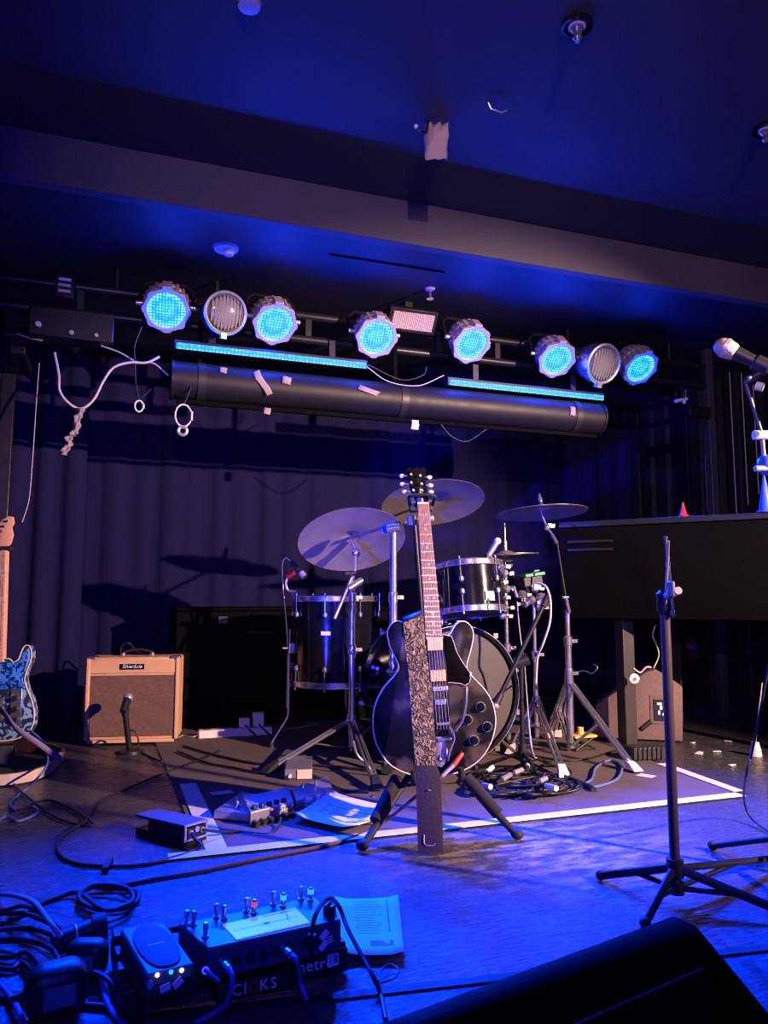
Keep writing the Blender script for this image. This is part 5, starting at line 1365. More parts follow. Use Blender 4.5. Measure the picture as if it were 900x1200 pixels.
wn = (w1 - w0).cross(w3 - w0).normalized(); wc = (w0 + w1 + w2 + w3) / 4; wx = (w1 - w0).normalized(); wy = wn.cross(wx)
WT = frame_matrix(wc, wx, wy, wn); ww, wl = (w1 - w0).length, ((w3 + w2) / 2 - (w0 + w1) / 2).length
skew = ((w3 + w2) / 2 - (w0 + w1) / 2).dot(wx) / wl
ov = []
for k in range(28):
    a = 2 * PI * k / 28; x = ww * .41 * (abs(math.cos(a)) ** .75) * (1 if math.cos(a) > 0 else -1); y = wl * .45 * (abs(math.sin(a)) ** .85) * (1 if math.sin(a) > 0 else -1)
    ov.append((x + skew * y, y))
part('tread_pad', MB(WT).prism(ov, 0, .003, .001), mat('violet grey rubber pad', (.085, .07, .085), .75), wp, 'oval rubber tread pad')
part('tread_lettering', MB(WT).box((0, 0, .0033), (ww * .35, .004, .0006)), M['grey_paint'], wp)
fw2 = (w1 - w0).cross(V((0, 0, 1))).normalized()
for x, y, c in ((184, 1139, (.9, .95, 1)), (200, 1135.5, (.02, .3, 1)), (212.5, 1133.5, (.9, .95, 1))):
    p = on_plane(x, y + 3, w0, fw2); part('indicator_light', MB().sph(p + fw2 * .002, .0036, nu=10, nv=8), mat('lit indicator', c, .3, emit=c, es=2.0), wp, 'small lit indicator')
for x, y, ro in ((193, 1157, .15), (208, 1151, .6)):
    p = on_plane(x, y, w0, fw2) + fw2 * .002; T = frame_matrix(p, wx * math.cos(ro) + V((0, 0, 1)) * math.sin(ro), V((0, 0, 1)) * math.cos(ro) - wx * math.sin(ro), fw2)
    part('tag_sticker', MB(T).box((0, 0, 0), (.017, .011, .003)), M['white_plastic'], wp, 'small white tag')
p = on_plane(175, 1153, w0, fw2); part('jack_socket', MB().cyl(p, p + fw2 * .006, .006), M['steel'], wp)
# cables at the pedalboard
def jcable(pts, rad, m, lab, plug=None):
    r = thing('patch_cable', lab, 'cable', tuple(V(pts[len(pts) // 2])))
    part('lead', MB().tube(spline(pts, 8), rad, 7), M[m], r)
    d_ = (V(pts[1]) - V(pts[0])).normalized()
    part('plug', MB().cyl(V(pts[0]) - d_ * .01, V(pts[0]) + d_ * .022, .0062), M[plug or 'steel'], r)
    return r
jcable([uf(334, 1113, .012), uf(341, 1119, .035), uf(348, 1127, .05), fl(352, 1150, .03), fl(360, 1172, .006)], .0042, 'cable_blue', 'short blue patch cable in the middle of the long pedal unit', 'steel')
jcable([uf(262, 1129, .012), uf(270, 1138, .04), uf(272, 1152, .05), fl(266, 1175, .03), fl(250, 1188, .006), fl(230, 1198, .006)], .0045, 'cable_blue', 'blue patch cable curving down from the left end of the long pedal unit')
jcable([uf(240, 1140, .01), uf(241, 1137, .03), uf(248, 1143, .04), uf(256, 1150, .04)], .003, 'cable_blue', 'tiny blue patch cable beside the expression pedal')
pk = ut(386, 1067, .006)
part('corner_knob', MB().lathe([(.012, -.006), (.012, .008), (.009, .011), (0, .011)], pk, topn, 16), M['black_plastic'], un)
jcable([uf(365, 1108, .012), uf(366, 1088, .02), ut(370, 1072, .03), ut(378, 1058, .028), ut(388, 1053, .02), fl(398, 1064, .10), fl(408, 1090, .075), fl(424, 1120, .05), fl(438, 1146, .03), fl(446, 1166, .006), fl(452, 1195, .006)], .0042, 'cable', 'black cable arching over the right end of the long pedal unit', 'black_plastic')
cable([fl(444, 1150, .01), fl(446, 1138, .012), fl(456, 1130, .012), fl(467, 1136, .01), fl(462, 1146, .008), fl(446, 1152, .008)], .0016, 'cable', 'thin wire loop by the foot of the arching black cable')

# ================================================================== ADAPTERS AND CABLES, LOWER LEFT
def adapter(c, size, rz, lab, m='black_plastic'):
    r = thing('power_adapter', lab, 'adapter', tuple(c - V((0, 0, size[2] / 2))), 'black power adapters in the lower left corner')
    R = Matrix.Rotation(rz, 3, 'Z')
    part('case', MB().box(c, size, R), M[m], r, bev=min(size) * .42).modifiers['bevel'].segments = 5
    part('strain_relief', MB().cyl(c + R @ V((-size[0] / 2, 0, 0)), c + R @ V((-size[0] / 2 - .02, 0, 0)), .008, .005), M['rubber'], r)
    part('rating_label', MB().box(c + R @ V((0, -size[1] / 2 - .0004, 0)), (size[0] * .5, .001, size[2] * .4), R), M['grey_paint'], r)
    return r
adapter(fl(66, 1158, .045), (.10, .07, .086), .2, 'large rounded black power adapter nearest the front edge')
adapter(fl(102, 1122, .035), (.075, .05, .066), -.3, 'smaller black power adapter next to the expression pedal')
ad = fl(95, 1100, .03)
pc_ = thing('power_connector', 'round black power connector behind the two adapters', 'connector', tuple(ad))
part('barrel', MB().cyl(ad - V((.05, .01, 0)), ad + V((.02, .01, .01)), .022), M['black_plastic'], pc_)
part('collar', MB().cyl(ad + V((.02, .01, .01)), ad + V((.045, .015, .012)), .027), M['rubber'], pc_)
part('ring', MB().torus(ad + V((-.01, 0, .004)), (1, .2, .1), .0225, .003, 20), M['steel'], pc_)
sets = [((-20, 1047, .01), (15, 1049, .03), (40, 1058, .06), (58, 1080, .08), (72, 1098, .06), 'cable_grey', 'palest cable arching highest of the bundle at the lower left'),
        ((-20, 1075, .01), (8, 1066, .03), (30, 1062, .05), (55, 1075, .06), (80, 1096, .04), 'cable_brown', 'brown cable arching in the bundle at the lower left'),
        ((-20, 1072, .02), (20, 1070, .02), (50, 1078, .025), (80, 1096, .03), (95, 1110, .03), 'cable', 'black cable just under the brown arching one at the lower left'),
        ((-20, 1092, .02), (20, 1088, .02), (45, 1090, .025), (70, 1100, .03), (90, 1112, .03), 'cable', 'black cable lying straight in the middle of the lower left bundle'),
        ((-20, 1104, .01), (15, 1100, .02), (40, 1104, .03), (60, 1112, .04), (70, 1128, .05), 'cable', 'black cable bending into the large adapter from behind'),
        ((-20, 1118, .008), (10, 1122, .01), (30, 1116, .02), (44, 1128, .03), (54, 1142, .04), 'cable', 'black cable entering the large adapter from the left'),
        ((-20, 1130, .008), (12, 1136, .008), (25, 1128, .012), (40, 1140, .02), (50, 1150, .03), 'cable', 'lowest black cable of the lower left bundle'),
        ((-10, 1145, .008), (10, 1165, .012), (22, 1185, .012), (28, 1200, .012), (34, 1215, .01), 'cable_blue', 'blue cable running down at the lower left corner'),
        ((112, 1128, .02), (120, 1150, .02), (124, 1170, .012), (134, 1190, .008), (150, 1205, .008), 'cable_blue', 'blue cable between the adapters and the expression pedal'),
        ((-15, 1165, .006), (20, 1174, .006), (60, 1180, .006), (100, 1178, .006), (128, 1180, .006), 'cable', 'black cable along the front beneath the adapters'),
        ((110, 1140, .03), (128, 1150, .03), (140, 1172, .012), (150, 1186, .008), (165, 1200, .008), 'cable', 'black cable bending down left of the pedalboard')]
for s in sets:
    cable([fl(*p) for p in s[:5]], .0052 if s[5] != 'cable_brown' else .0045, s[5], s[6], grp='cables of the lower left bundle')
# floor cables around the middle
cable([fl(x, y, .0125) for x, y in ((215, 874), (250, 884), (290, 893), (330, 898), (370, 910), (400, 925), (432, 928))], .005, 'cable', 'black cable lying past the foot of the left chrome stand')
cable([fl(x, y, .0135) for x, y in ((208, 880), (240, 893), (270, 899), (310, 905), (345, 896), (400, 899), (450, 905))], .005, 'cable', 'black cable lying behind the box with the cream side')
cable([fl(x, y, .007) for x, y in ((0, 900), (30, 932), (70, 960), (110, 966), (60, 938), (20, 950))], .004, 'cable', 'thin black cable looping on the boards left of the volume pedal')
# chain-like blue lit cable under bass drum left
cable([aD(x, y, 3.0) for x, y in ((414, 868), (419, 885), (434, 902), (440, 925))] + [fl(438, 934, .008)], .006, 'chrome', 'twisted shiny lead hanging behind the left leg of the guitar stand', name='metal_lead')
# tangle under the drum
tg = MB(); rnd = random.Random(11)
for k in range(34):
    cx, cy_ = rnd.uniform(575, 655), rnd.uniform(905, 924); w, h = rnd.uniform(14, 44), rnd.uniform(4, 10); ph = rnd.uniform(0, 6)
    pts = []
    for i in range(9):
        a = ph + i * (2 * PI / 8) * rnd.uniform(.9, 1.1)
        pts.append(fl(cx + w * math.cos(a), cy_ + h * math.sin(a), .008 + .045 * rnd.random() * (1 - abs(cx - 610) / 60)))
    tg.tube(spline(pts, 6), rnd.choice((.003, .004, .005)), 6)
o = solo('cable_tangle', tg, M['cable'], 'tangled heap of black cables in front of the bass drum', 'cables', ang=70); o['kind'] = 'stuff'
tg = MB()
for k, pts in enumerate((((600, 905), (612, 912), (622, 908), (634, 918)), ((590, 912), (606, 916), (616, 922), (630, 918)))):
    pass
plugs = [(570, 905, 577, 899, 'white_plastic', 'pale cable connector at the left of the cable heap'), (588, 914, 598, 908, 'steel', 'metal cable connector on top of the cable heap'), (602, 906, 612, 902, 'steel', 'metal cable connector beside the black boom stand foot'),
         (618, 899, 620, 892, 'white_plastic', 'pale cable connector leaning on the black boom stand'), (566, 920, 575, 922, 'steel', 'metal cable connector at the near left of the cable heap'), (640, 921, 652, 924, 'white_plastic', 'pale cable connector at the right of the cable heap'), (632, 916, 640, 912, 'steel', 'metal cable connector on the right of the cable heap')]
for x0, y0, x1, y1, m, lab in plugs:
    a, b_ = fl(x0, y0, .05), fl(x1, y1, .055)
    r = thing('cable_connector', lab, 'connector', tuple(a - V((0, 0, .04))), 'connectors in the cable heap')
    part('barrel', MB().cyl(a, b_, .0095), M[m], r); part('boot', MB().cyl(a + (a - b_) * .6, a, .005, .0085), M['rubber'], r)
cable([fl(x, y, .0125) for x, y in ((650, 924), (690, 916), (698, 900), (714, 891), (728, 897), (724, 912), (703, 921), (690, 922))], .0055, 'cable_blue', 'blue cable snaking on the carpet between the two pale stand feet')
cable([fl(x, y, .0115) for x, y in ((622, 885), (660, 891), (690, 889), (720, 880), (745, 878))], .0045, 'cable', 'black cable behind the chrome stand legs')
cable([fl(x, y, .012) for x, y in ((640, 908), (665, 912), (690, 922), (696, 926))], .011, 'rubber', 'thick black cable end lying right of the cable heap')

# ================================================================== RIGHT SIDE
# black wooden/foam wedge loudspeaker under the piano
wl0, wr0 = fl(702, 866), fl(786, 870)
dw = (wr0 - wl0).normalized(); nw = V((dw.y, -dw.x, 0))
WT2 = frame_matrix(wl0, dw, V((0, 0, 1)), nw)
def wp2(px, py):
    p = WT2.inverted() @ on_plane(px, py, wl0, nw); return (p.x, max(.0065, p.y))
wo = [wp2(*p) for p in ((690, 862), (700, 826), (760, 786), (766, 785), (796, 800), (800, 868), (700, 866))]
wo = [wp2(693, 866), wp2(699, 826), wp2(758, 787), wp2(768, 785), wp2(800, 806), wp2(800, 869)]
spk = thing('wedge_speaker', 'brown carpeted wedge speaker standing under the black piano', 'speaker', tuple(wl0 + dw * .2))
part('cabinet', MB(WT2).prism(wo, -.42, 0, .006), M['carpet_box'], spk)
rc_ = wp2(776, 832)
part('terminal_recess', MB(WT2).box((rc_[0], rc_[1], -.003), (.115, .14, .012)), M['carpet_box'], spk, bev=.003)
tp2 = part('terminal_plate', MB(WT2).box((rc_[0], rc_[1] - .0, .004), (.075, .10, .006)), M['black_plastic'], spk, 'black connector plate')
for k, (dx, dy, w, h) in enumerate(((-.012, .03, .022, .012), (-.005, .012, .012, .02), (.012, .016, .012, .03), (-.015, -.012, .01, .02), (.008, -.02, .018, .012))):
    part('plate_marking', MB(WT2).box((rc_[0] + dx, rc_[1] + dy, .0075), (w, h, .001)), M['white_ink'], tp2, 'white marking')
h1, h2 = wp2(752, 854), wp2(763, 845); part('recess_slot', MB(WT2).cyl((*h1, .0), (*h2, .0), .012), M['black_paint'], spk)
cable([aD(x, y, 3.68) for x, y in ((742, 783), (750, 788), (757, 782), (763, 782))], .005, 'cable_grey', 'short grey cable end on top of the wedge speaker')
cable([aD(x, y, 3.72) for x, y in ((768, 732), (765, 745), (769, 755), (772, 768), (766, 783))], .004, 'cable_grey', 'thin grey cable dangling above the wedge speaker')
cable([aD(x, y, 3.9) for x, y in ((674, 789), (684, 786), (694, 789), (700, 782), (695, 778))], .0035, 'cable_grey', 'thin curled wire in the dark right of the chrome cymbal stand')
# piano (long dark body with closed lid)
zp1, zp0 = 1.07, .60
k0, k1 = fl(655, 612, zp1), fl(905, 600, zp1)
d = (k1 - k0).normalized(); nb = V((-d.y, d.x, 0))
if nb.y < 0: nb = -nb
ftp = [k0, k1 + d * .25, k1 + d * .25 + nb * .75, k0 + nb * .75 + d * .25, k0 + nb * .35 + d * .0]
pn_ = thing('piano', 'big black closed piano on thin posts at the right of the stage', 'piano', tuple(V((ftp[0] * .5 + ftp[2] * .5)[:2] + (0,))))
part('case', MB().prism([(p.x, p.y) for p in ftp], zp0, zp1 - .032, .004), M['piano_black'], pn_)
part('lid', MB().prism([(p.x, p.y) for p in ftp], zp1 - .028, zp1, .004), mat('satin black lid', (.012, .012, .014), .35), pn_)
part('case_moulding', MB().box((k0 + d * .15 + V((0, 0, -.10))) - nb * .004, (.22, .008, .012), Matrix.Rotation(math.atan2(d.y, d.x), 3, 'Z')), M['black_metal'], pn_)
part('case_moulding', MB().box((k0 + d * .15 + V((0, 0, -.14))) - nb * .004, (.22, .008, .012), Matrix.Rotation(math.atan2(d.y, d.x), 3, 'Z')), M['black_metal'], pn_)
pl_ = fl(736, 873)
for b_ in (pl_, V((ftp[1].x + .1, ftp[1].y + .25, 0)), V((ftp[2].x - .1, ftp[2].y - .12, 0)), V((ftp[3].x + .1, ftp[3].y - .1, 0))):
    part('leg', MB().box((b_.x, b_.y, zp0 / 2 + .004), (.065, .065, zp0 - .004)), mat('dark leg paint', (.03, .026, .026), .45), pn_, bev=.004)
lc_ = aD(743, 795, (pl_ - CP).dot(FW) - .06)
r = thing('round_clip', 'small round white clip beside the piano post, in front of the wedge speaker', 'clip', tuple(lc_))
part('disc', MB().lathe([(0, -.012), (.022, -.01), (.024, .006), (.012, .012), (0, .012)], lc_, -FW, 20), M['white_plastic'], r)
part('hole', MB().lathe([(0, .0), (.009, .0), (.009, .002), (0, .002)], lc_ - FW * .013, -FW, 14), M['grey_paint'], r)
# cones on the piano lid
def cone(px, py, h, R0, m, lab):
    b = fl(px, py, zp1); b = b + nb * .05
    r = thing('marker_cone', lab, 'cone', tuple(b)); part('body', MB().lathe([(0, 0.002), (R0, 0.002), (R0, .006), (R0 * .8, .01), (.004, h), (0, h)], b, (0, 0, 1), 24), m, r)
    part('foot_ring', MB().torus(b + V((0, 0, .006)), (0, 0, 1), R0 * .95, .004, 24), m, r)
cone(799, 605, .07, .022, M['red_plastic'], 'small red cone standing on the piano lid')
cone(897, 600, .17, .038, M['blue_plastic'], 'blue cone on the piano lid at the right edge of the photo')
# fire extinguisher on a post further back
fe = aY(811, 762, 4.35)
r = thing('fire_extinguisher', 'small red fire extinguisher hanging in the dark under the piano', 'fire extinguisher', tuple(fe + V((0, 0, -.06))))
part('cylinder', MB().lathe([(0, 0), (.036, 0), (.04, .01), (.04, .12), (.03, .14), (.012, .15), (0, .15)], fe + V((0, 0, -.06)), (0, 0, 1), 24), mat('red enamel', (.85, .04, .06), .35), r)
part('valve', MB().cyl(fe + V((0, 0, .09)), fe + V((0, 0, .115)), .012).box(fe + V((.015, 0, .12)), (.05, .012, .01)), M['black_metal'], r)
part('label', MB().lathe([(.0405, .07), (.041, .07), (.041, .105), (.0405, .105)], fe + V((0, 0, -.06)), (0, 0, 1), 24, closed=True), M['piping'], r, 'pale label band')
part('bracket', MB().box(fe + V((0, .045, .02)), (.05, .015, .2)), M['black_metal'], r)
part('bracket_post', MB().box(V((fe.x, fe.y + .065, fe.z / 2 + .06)), (.05, .03, fe.z + .11)), M['black_metal'], r)
# folding stool with yellow seat
st = fl(681, 880); 
r = thing('stool', 'tiny folding stool with a yellow seat behind the double braced cymbal stand', 'stool', tuple(st))
zs = aD(681, 862, (st - CP).dot(FW)).z
part('seat', MB().box(V((st.x, st.y, zs)), (.12, .09, .012)), M['yellow'], r, 'yellow seat', bev=.003)
for s in (-1, 1):
    for t in (-1, 1): part('leg', MB().cyl(V((st.x - t * .05, st.y + s * .035, .012)), V((st.x + t * .05, st.y + s * .035, zs - .004)), .005), M['black_metal'], r)
tb = V((st.x, st.y, zs + .0065)); t_ = thing('tape_roll', 'small pale roll standing on the yellow stool', 'roll', tuple(tb)); part('roll', MB().lathe([(.008, 0), (.014, 0), (.014, .03), (.008, .03)], tb, (0, 0, 1), 18, closed=True), M['yellow'], t_)
# stage box
s0 = fl(762, 893)
ST = oriented(s0, V((1, -.12, 0)))
r = thing('stage_box', 'black ribbed stage box with connectors on the carpet edge behind the music stand', 'stage box', tuple(s0))
part('case', MB(ST).box((0, .04, .035), (.17, .08, .055)), M['black_plastic'], r, bev=.006)
for k in range(7): part('rib', MB(ST).box((-.075 + .022 * k, -.002, .035), (.008, .008, .05)), M['black_plastic'], r)
for k in range(3): part('connector', MB(ST).cyl((.085, .015 + .025 * k, .035), (.105, .015 + .025 * k, .035), .010), M['steel'], r)
# music stand in front
m0 = fl(793, 1062)
dm0 = (m0 - CP).dot(FW)
mu = thing('music_stand', 'tall black music stand with tripod legs and its folded desk at the top', 'music stand', tuple(m0))
zj = aD(787, 706, dm0).z
part('pole', MB().cyl(V((m0.x, m0.y, .05)), V((m0.x, m0.y, zj)), .0115), mat('worn black tube', (.10, .075, .065), .38, .4), mu)
part('pole', MB().cyl(V((m0.x, m0.y, zj - .03)), aD(783.5, 634, dm0), .0035, .003), M['steel'], mu)
part('height_clamp', MB().lathe([(.012, -.03), (.018, -.02), (.019, .02), (.012, .028)], V((m0.x, m0.y, zj)), (0, 0, 1), 18), M['black_plastic'], mu)
part('clamp_knob', MB().cyl(V((m0.x, m0.y, zj + .012)), aD(795, 692, dm0 - .01), .009), M['steel'], mu)
part('tilt_joint', MB().box(aD(786.5, 690, dm0), (.010, .02, .036)), M['grey_paint'], mu, bev=.004)
# desk: plate whose plane holds the line of sight, so only its edge shows
dc = aD(784, 676, dm0 + .06); hd_ = V(((dc - CP).x, (dc - CP).y, 0)).normalized(); sd_ = V((hd_.y, -hd_.x, 0))
tl_ = (V((0, 0, 1)) + sd_ * -.05).normalized()
dk = MB(frame_matrix(dc, hd_, tl_, hd_.cross(tl_)))
for a_ in (-.022, -.008, .006, .020): dk.box((a_, 0, .002 * (a_ > 0)), (.009, .19, .006))
dk.box((0, -.085, .0), (.055, .012, .012)); dk.box((0, .03, .0), (.05, .010, .012)); dk.box((0, .09, .0), (.05, .008, .010))
part('desk', dk, M['black_metal'], mu, bev=.001)
hubz = aD(793, 1021, dm0).z
part('leg_hub', MB().cyl(V((m0.x, m0.y, hubz - .015)), V((m0.x, m0.y, hubz + .025)), .019), M['black_plastic'], mu)
part('lower_hub', MB().cyl(V((m0.x, m0.y, .028)), V((m0.x, m0.y, .055)), .018), M['black_plastic'], mu)
feet = [aD(705, 1022, 1.93), fl(950, 1075, .02), fl(990, 985, .02), fl(752, 1083, .012)]
for i, f in enumerate((fl(704, 1026, .012), fl(940, 1078, .012), fl(756, 1082, .012), fl(935, 1003, .012))):
    if i == 3: continue
    top = V((m0.x, m0.y, hubz)); dr = (f - top); dr.z = 0; dr.normalize()
    lg = part('leg', MB().tube([top + dr * .018, f], [.0085, .0085], 8, flat=1.2), M['black_metal'], mu)
    part('rubber_foot', MB().sph(f + V((0, 0, .001)), .0125), M['rubber'], lg)
    mp_ = (top + f) / 2; part('brace', MB().cyl(V((m0.x, m0.y, .04)) + dr * .015, mp_, .006), M['black_metal'], lg)
f = fl(925, 1004, .012); top = V((m0.x, m0.y, hubz)); dr = (f - top); dr.z = 0; dr.normalize()
lg = part('leg', MB().tube([top + dr * .018, f], .0085, 8), M['black_metal'], mu); part('rubber_foot', MB().sph(f + V((0, 0, .001)), .0125), M['rubber'], lg)
part('brace', MB().cyl(V((m0.x, m0.y, .04)) + dr * .015, (top + f) / 2, .006), M['black_metal'], lg)
# vocal microphone on boom at the right edge
DM = 2.05
va, vb = aD(850, 408, DM), aD(884, 424, DM - .03); vd = (vb - va).normalized()
vs = thing('vocal_microphone_stand', 'microphone stand with blue lit boom at the right edge of the photo', 'microphone stand', tuple(fl(912, 1010)))
vm = thing('vocal_microphone', 'vocal microphone with pale grille at the upper right, on the boom', 'microphone', tuple(va))
part('mic_grille', MB().lathe([(0, -.030), (.010, -.0285), (.019, -.022), (.0245, -.010), (.0255, .004), (.0235, .022), (.019, .03), (0, .03)], va, vd, 24), mat('steel mesh ball', (.6, .52, .46), .45, .6, bump=.8, bscale=500), vm, 'pale mesh grille')
part('grille_band', MB().lathe([(.0262, -.004), (.0272, -.004), (.0272, .006), (.0262, .006)], va, vd, 24, closed=True), M['steel'], vm)
part('mic_body', MB().cyl(va + vd * .028, va + vd * .15, .0195, .0125, 20), M['black_plastic'], vm)
part('connector', MB().cyl(va + vd * .15, va + vd * .20, .0105), M['steel'], vm)
vj = aD(872, 434, DM - .01)
part('clip', MB().lathe([(.018, -.02), (.022, -.015), (.022, .02), (.018, .025)], va + vd * .10, vd, 18, closed=True), M['black_plastic'], vs)
part('clip_neck', MB().cyl(va + vd * .10 - UP * .02, aD(873, 447, DM - .02), .010), M['black_plastic'], vs)
kb_ = aD(893, 510, DM - .02); 
part('boom_arm', MB().cyl(aD(873, 447, DM - .02), kb_, .0055), mat('satin blue black tube', (.10, .10, .13), .3, .6), vs)
part('boom_knob', MB().cyl(kb_ - RT * .022, kb_ + RT * .02, .0125), M['white_plastic'], vs)
pb2 = aD(909, 552, DM); pbz = fl(912, 1010)
part('boom_arm', MB().cyl(kb_, aD(896, 545, DM - .01), .0055), M['steel'], vs)
part('clutch', MB().sph(aD(898, 545, DM - .01), .024, (1, 1, 1.2)), M['blue_plastic'], vs, 'blue lit clutch')  # blue light falling on the clutch is put into its plastic colour
part('clutch_screw', MB().cyl(aD(885, 549, DM - .03), aD(905, 549, DM - .02), .008), M['steel'], vs)
pole_b = V((pb2.x, pb2.y, 0))
part('pole', MB().cyl(V((pole_b.x, pole_b.y, .02)), pb2, .0105), M['black_metal'], vs)
for k in range(3):
    a = -.3 + k * 2.1; f = pole_b + V((.24 * math.cos(a), .24 * math.sin(a), .012))
    lg = part('leg', MB().cyl(pole_b + V((0, 0, .10)), f, .008), M['black_metal'], vs); part('rubber_foot', MB().sph(f + V((0, 0, .002)), .0135), M['rubber'], lg)
vcz = va + vd * .2
cable([vcz, vcz + vd * .05 - V((0, 0, .03)), aD(918, 470, DM - .05), aD(922, 600, DM - .1), aD(912, 720, DM - .08), aD(897, 800, DM - .05), aD(884, 868, DM - .02), aD(874, 910, DM - .02), fl(872, 938, .08), fl(880, 958, .02), fl(905, 977, .006), fl(930, 985, .006)], .0034, 'cable', 'thin black microphone cable hanging down at the right edge')
for px, lab in ((890, 'silver screw knob on the vocal microphone boom clip'),):
    pass
part('clip_knob', MB().cyl(aD(886, 452, DM - .02), aD(894, 454, DM - .03), .012), M['white_plastic'], vs)
part('clip_knob', MB().sph(aD(878, 443, DM - .04), .006), M['chrome'], vs)
# white foot in the dark at right, with its thin rod
wf = fl(886, 886)
r = thing('pole_foot', 'pale rubber foot of a thin pole at the far right of the floor', 'foot', tuple(wf))
part('foot', MB().lathe([(0, 0), (.026, 0), (.022, .03), (.015, .06), (0, .06)], wf + V((0, 0, .0005)), (0, 0, 1), 16), M['white_plastic'], r)
part('rod', MB().tube([wf + V((0, 0, .06)), aD(893, 800, (wf - CP).dot(FW) + .1)], .004, 6), M['grey_paint'], r)
# floor debris specks
rnd = random.Random(8)
for i, (x, y, w, lab) in enumerate(((820, 882, .035, 'palest scrap of paper on the dark floor right of the music stand'), (840, 880, .02, 'small scrap on the dark floor near the pale pole foot'), (812, 870, .018, 'tiny scrap on the dark floor below the fire extinguisher'), (853, 868, .016, 'tiny scrap farthest back on the dark floor at the right'), (858, 896, .022, 'small scrap on the dark floor in front of the pale pole foot'))):
    p = fl(x, y, .004); a = rnd.uniform(0, 3); e = V((math.cos(a), math.sin(a), 0)); n2 = V((-e.y, e.x, 0))
    solo('paper_scrap', MB().slab([p - e * w - n2 * w * .4, p + e * w * .9 - n2 * w * .3, p + e * w + n2 * w * .3, p - e * w * .8 + n2 * w * .5], .003), M['paper'], lab, 'scrap', 'scraps on the dark floor')

# near stage monitor, black
zm = .30
r0, r1, r2_ = fl(802, 1072, zm), fl(884, 1138, zm), fl(440, 1206, zm)
mo = thing('stage_monitor', 'large black stage monitor with rounded carpeted edge in the near right corner', 'speaker', tuple(V(((r0 + r1 + r2_) / 3)[:2] + (0,))))
dl = (r2_ - r0).normalized(); dr_ = (r1 - r0).normalized()
# body: top ridge r2->r0, right side r0->r1, sloping grille towards the viewer
nf = V((dl.y, -dl.x, 0)); nf = nf if nf.y < 0 else -nf
a0, a1 = r0 + dl * .62, r0
back = [a0 - nf * .03 , a1 - nf * .03]
btm = lambda p: V((p.x, p.y, .0065))
c0, c1 = a0 + nf * .42, a1 + nf * .42
c0 = V((c0.x, c0.y, .10)); c1 = V((c1.x, c1.y, .10))
# stage edge limits the near side
def lim(p): return V((p.x, max(p.y, .62), p.z))
c0, c1 = lim(c0), lim(c1)
body = MB()
L0 = [btm(a0 - nf * .06), V((a0.x, a0.y, zm - .05)) - nf * .055, V((a0.x, a0.y, zm)) - nf * .01, V((a0.x, a0.y, zm - .004)) + nf * .02, c0, btm(c0)]
L1 = [btm(a1 - nf * .06), V((a1.x, a1.y, zm - .05)) - nf * .055, V((a1.x, a1.y, zm)) - nf * .01, V((a1.x, a1.y, zm - .004)) + nf * .02, c1, btm(c1)]
n = len(L0)
body.add(L0 + L1, [(i, (i + 1) % n, n + (i + 1) % n, n + i) for i in range(n)] + [tuple(range(n - 1, -1, -1)), tuple(range(n, 2 * n))])
part('cabinet', body, M['piano_black'], mo, bev=.012)
gt_ = (L0[3] + L1[3] + c0 + c1) / 4; gx = (L1[3] - L0[3]).normalized(); gy = (L0[3] - c0).normalized(); gz = gx.cross(gy); gz = gz if gz.z > 0 else -gz
part('speaker_grille', MB(frame_matrix(gt_, gx, gy, gz)).box((0, 0, .004), (.5, (L0[3] - c0).length * .8, .008)), M['piano_black'], mo, bev=.003)
for s in (-1, 1):
    p = a0 * .5 + a1 * .5
part('side_handle', MB().tube([L1[1] * .5 + L1[4] * .5 + dl * -.012 + V((0, 0, -.02)), L1[1] * .4 + L1[4] * .6 + dl * -.03, L1[1] * .3 + L1[4] * .7 + dl * -.012 + V((0, 0, .0))], .008, 8), M['black_plastic'], mo)

# ================================================================== LIGHTS
def spot(name, loc, target, energy, col, size=50, blend=.5, rad=.05):
    l = bpy.data.lights.new(name, 'SPOT'); l.energy = energy; l.color = col; l.spot_size = math.radians(size); l.spot_blend = blend; l.shadow_soft_size = rad
    o = bpy.data.objects.new(name, l); COL.objects.link(o); o.location = loc
    o.rotation_euler = (V(target) - V(loc)).to_track_quat('-Z', 'Y').to_euler(); return o
BLUE = (.0, .032, 1.0)
WARM = (1.0, .62, .48)
for i, (p, tilt, yw) in enumerate(PARS):
    R = Matrix.Rotation(math.radians(yw), 3, 'Z') @ Matrix.Rotation(math.radians(tilt), 3, 'X')
    dv = R @ V((0, -1, 0))
    spot('par_beam', p + dv * .03, p + dv * 2, 1200, BLUE, 56, 1.0, .07)
    l = bpy.data.lights.new('par_spill', 'POINT'); l.energy = 6; l.color = BLUE; l.shadow_soft_size = .05
    lo_ = bpy.data.objects.new('par_spill', l); COL.objects.link(lo_); lo_.location = p + dv * .07
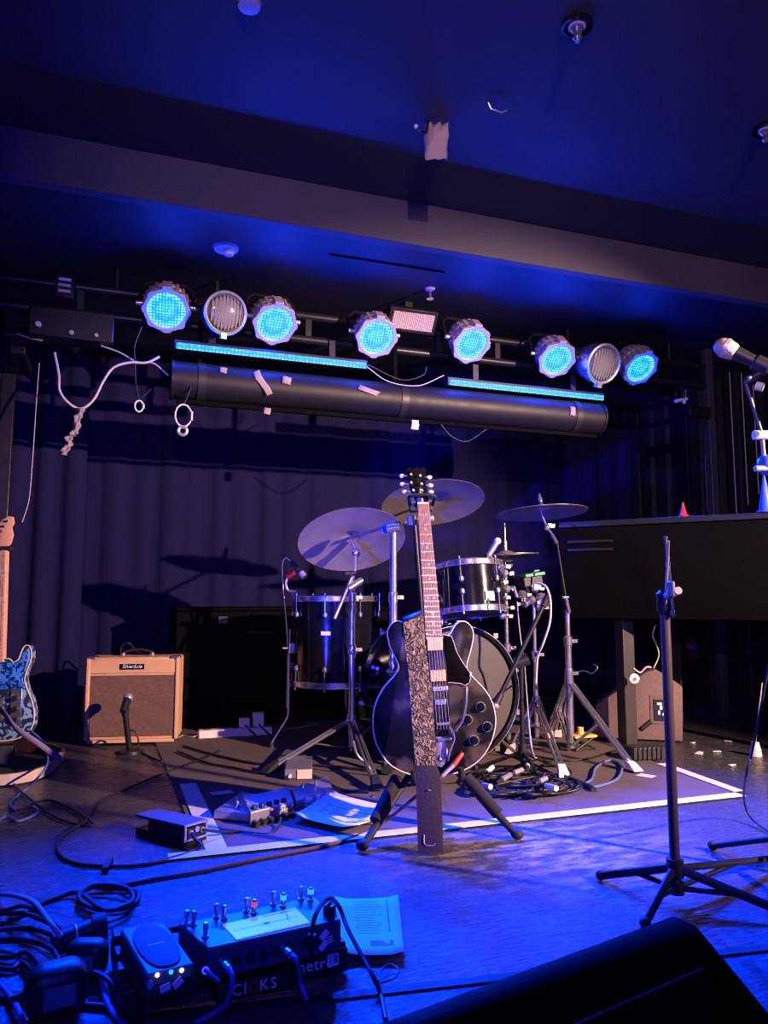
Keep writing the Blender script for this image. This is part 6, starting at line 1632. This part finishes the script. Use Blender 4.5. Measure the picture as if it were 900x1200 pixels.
def area(name, loc, target, sx, sy, energy, col):
    l = bpy.data.lights.new(name, 'AREA'); l.shape = 'RECTANGLE'; l.size = sx; l.size_y = sy; l.energy = energy; l.color = col
    o = bpy.data.objects.new(name, l); COL.objects.link(o); o.location = loc
    o.rotation_euler = (V(target) - V(loc)).to_track_quat('-Z', 'Y').to_euler(); return o
for (p, q) in (b1, b2):
    c = (p + q) / 2 + V((0, -.02, -.005)); area('bar_glow', c, c + V((0, -1, -.1)), .9, .02, 14, BLUE)
spot('front_warm_lamp', (3.3, -.6, 1.75), (1.5, 3.2, .62), 2100, WARM, 49, .6, .03)
spot('left_warm_lamp', (-.3, -2.4, 1.7), (1.7, 3.0, 1.95), 420, WARM, 46, .9, .03)
spot('cymbal_blue_fill', (-.95, 1.2, .16), (1.45, 3.45, 1.06), 950, (.02, .03, 1.0), 25, .5, .05)  # added low blue light, narrowed onto the cymbals to turn them blue
spot('front_blue_fill', (.0, .3, .95), (1.3, 4.8, 1.1), 120, (.03, .03, 1.0), 110, .9, .3)  # added blue fill beside the camera, in place of ambient light
W_ = bpy.data.worlds.new('room'); SC.world = W_; W_.use_nodes = True
bg = W_.node_tree.nodes['Background']; bg.inputs[0].default_value = (.01, .012, .35, 1); bg.inputs[1].default_value = .6

# ================================================================== CAMERA
cam = bpy.data.cameras.new('camera'); co = bpy.data.objects.new('camera', cam); COL.objects.link(co)
cam.sensor_fit = 'VERTICAL'; cam.sensor_height = 24; cam.lens = 18.0; cam.clip_start = .02
co.matrix_world = Matrix(((RT.x, UP.x, -FW.x, CP.x), (RT.y, UP.y, -FW.y, CP.y), (RT.z, UP.z, -FW.z, CP.z), (0, 0, 0, 1)))
SC.camera = co
SC.view_settings.view_transform = 'Standard'; SC.view_settings.look = 'None'
SC.view_settings.gamma = 1; SC.view_settings.use_curve_mapping = False; SC.view_settings.exposure = 0
try:
    SC.cycles.use_denoising = True; SC.cycles.filter_width = 1.1; SC.cycles.max_bounces = 6; SC.cycles.sample_clamp_indirect = 4; SC.cycles.caustics_reflective = False
except Exception: pass
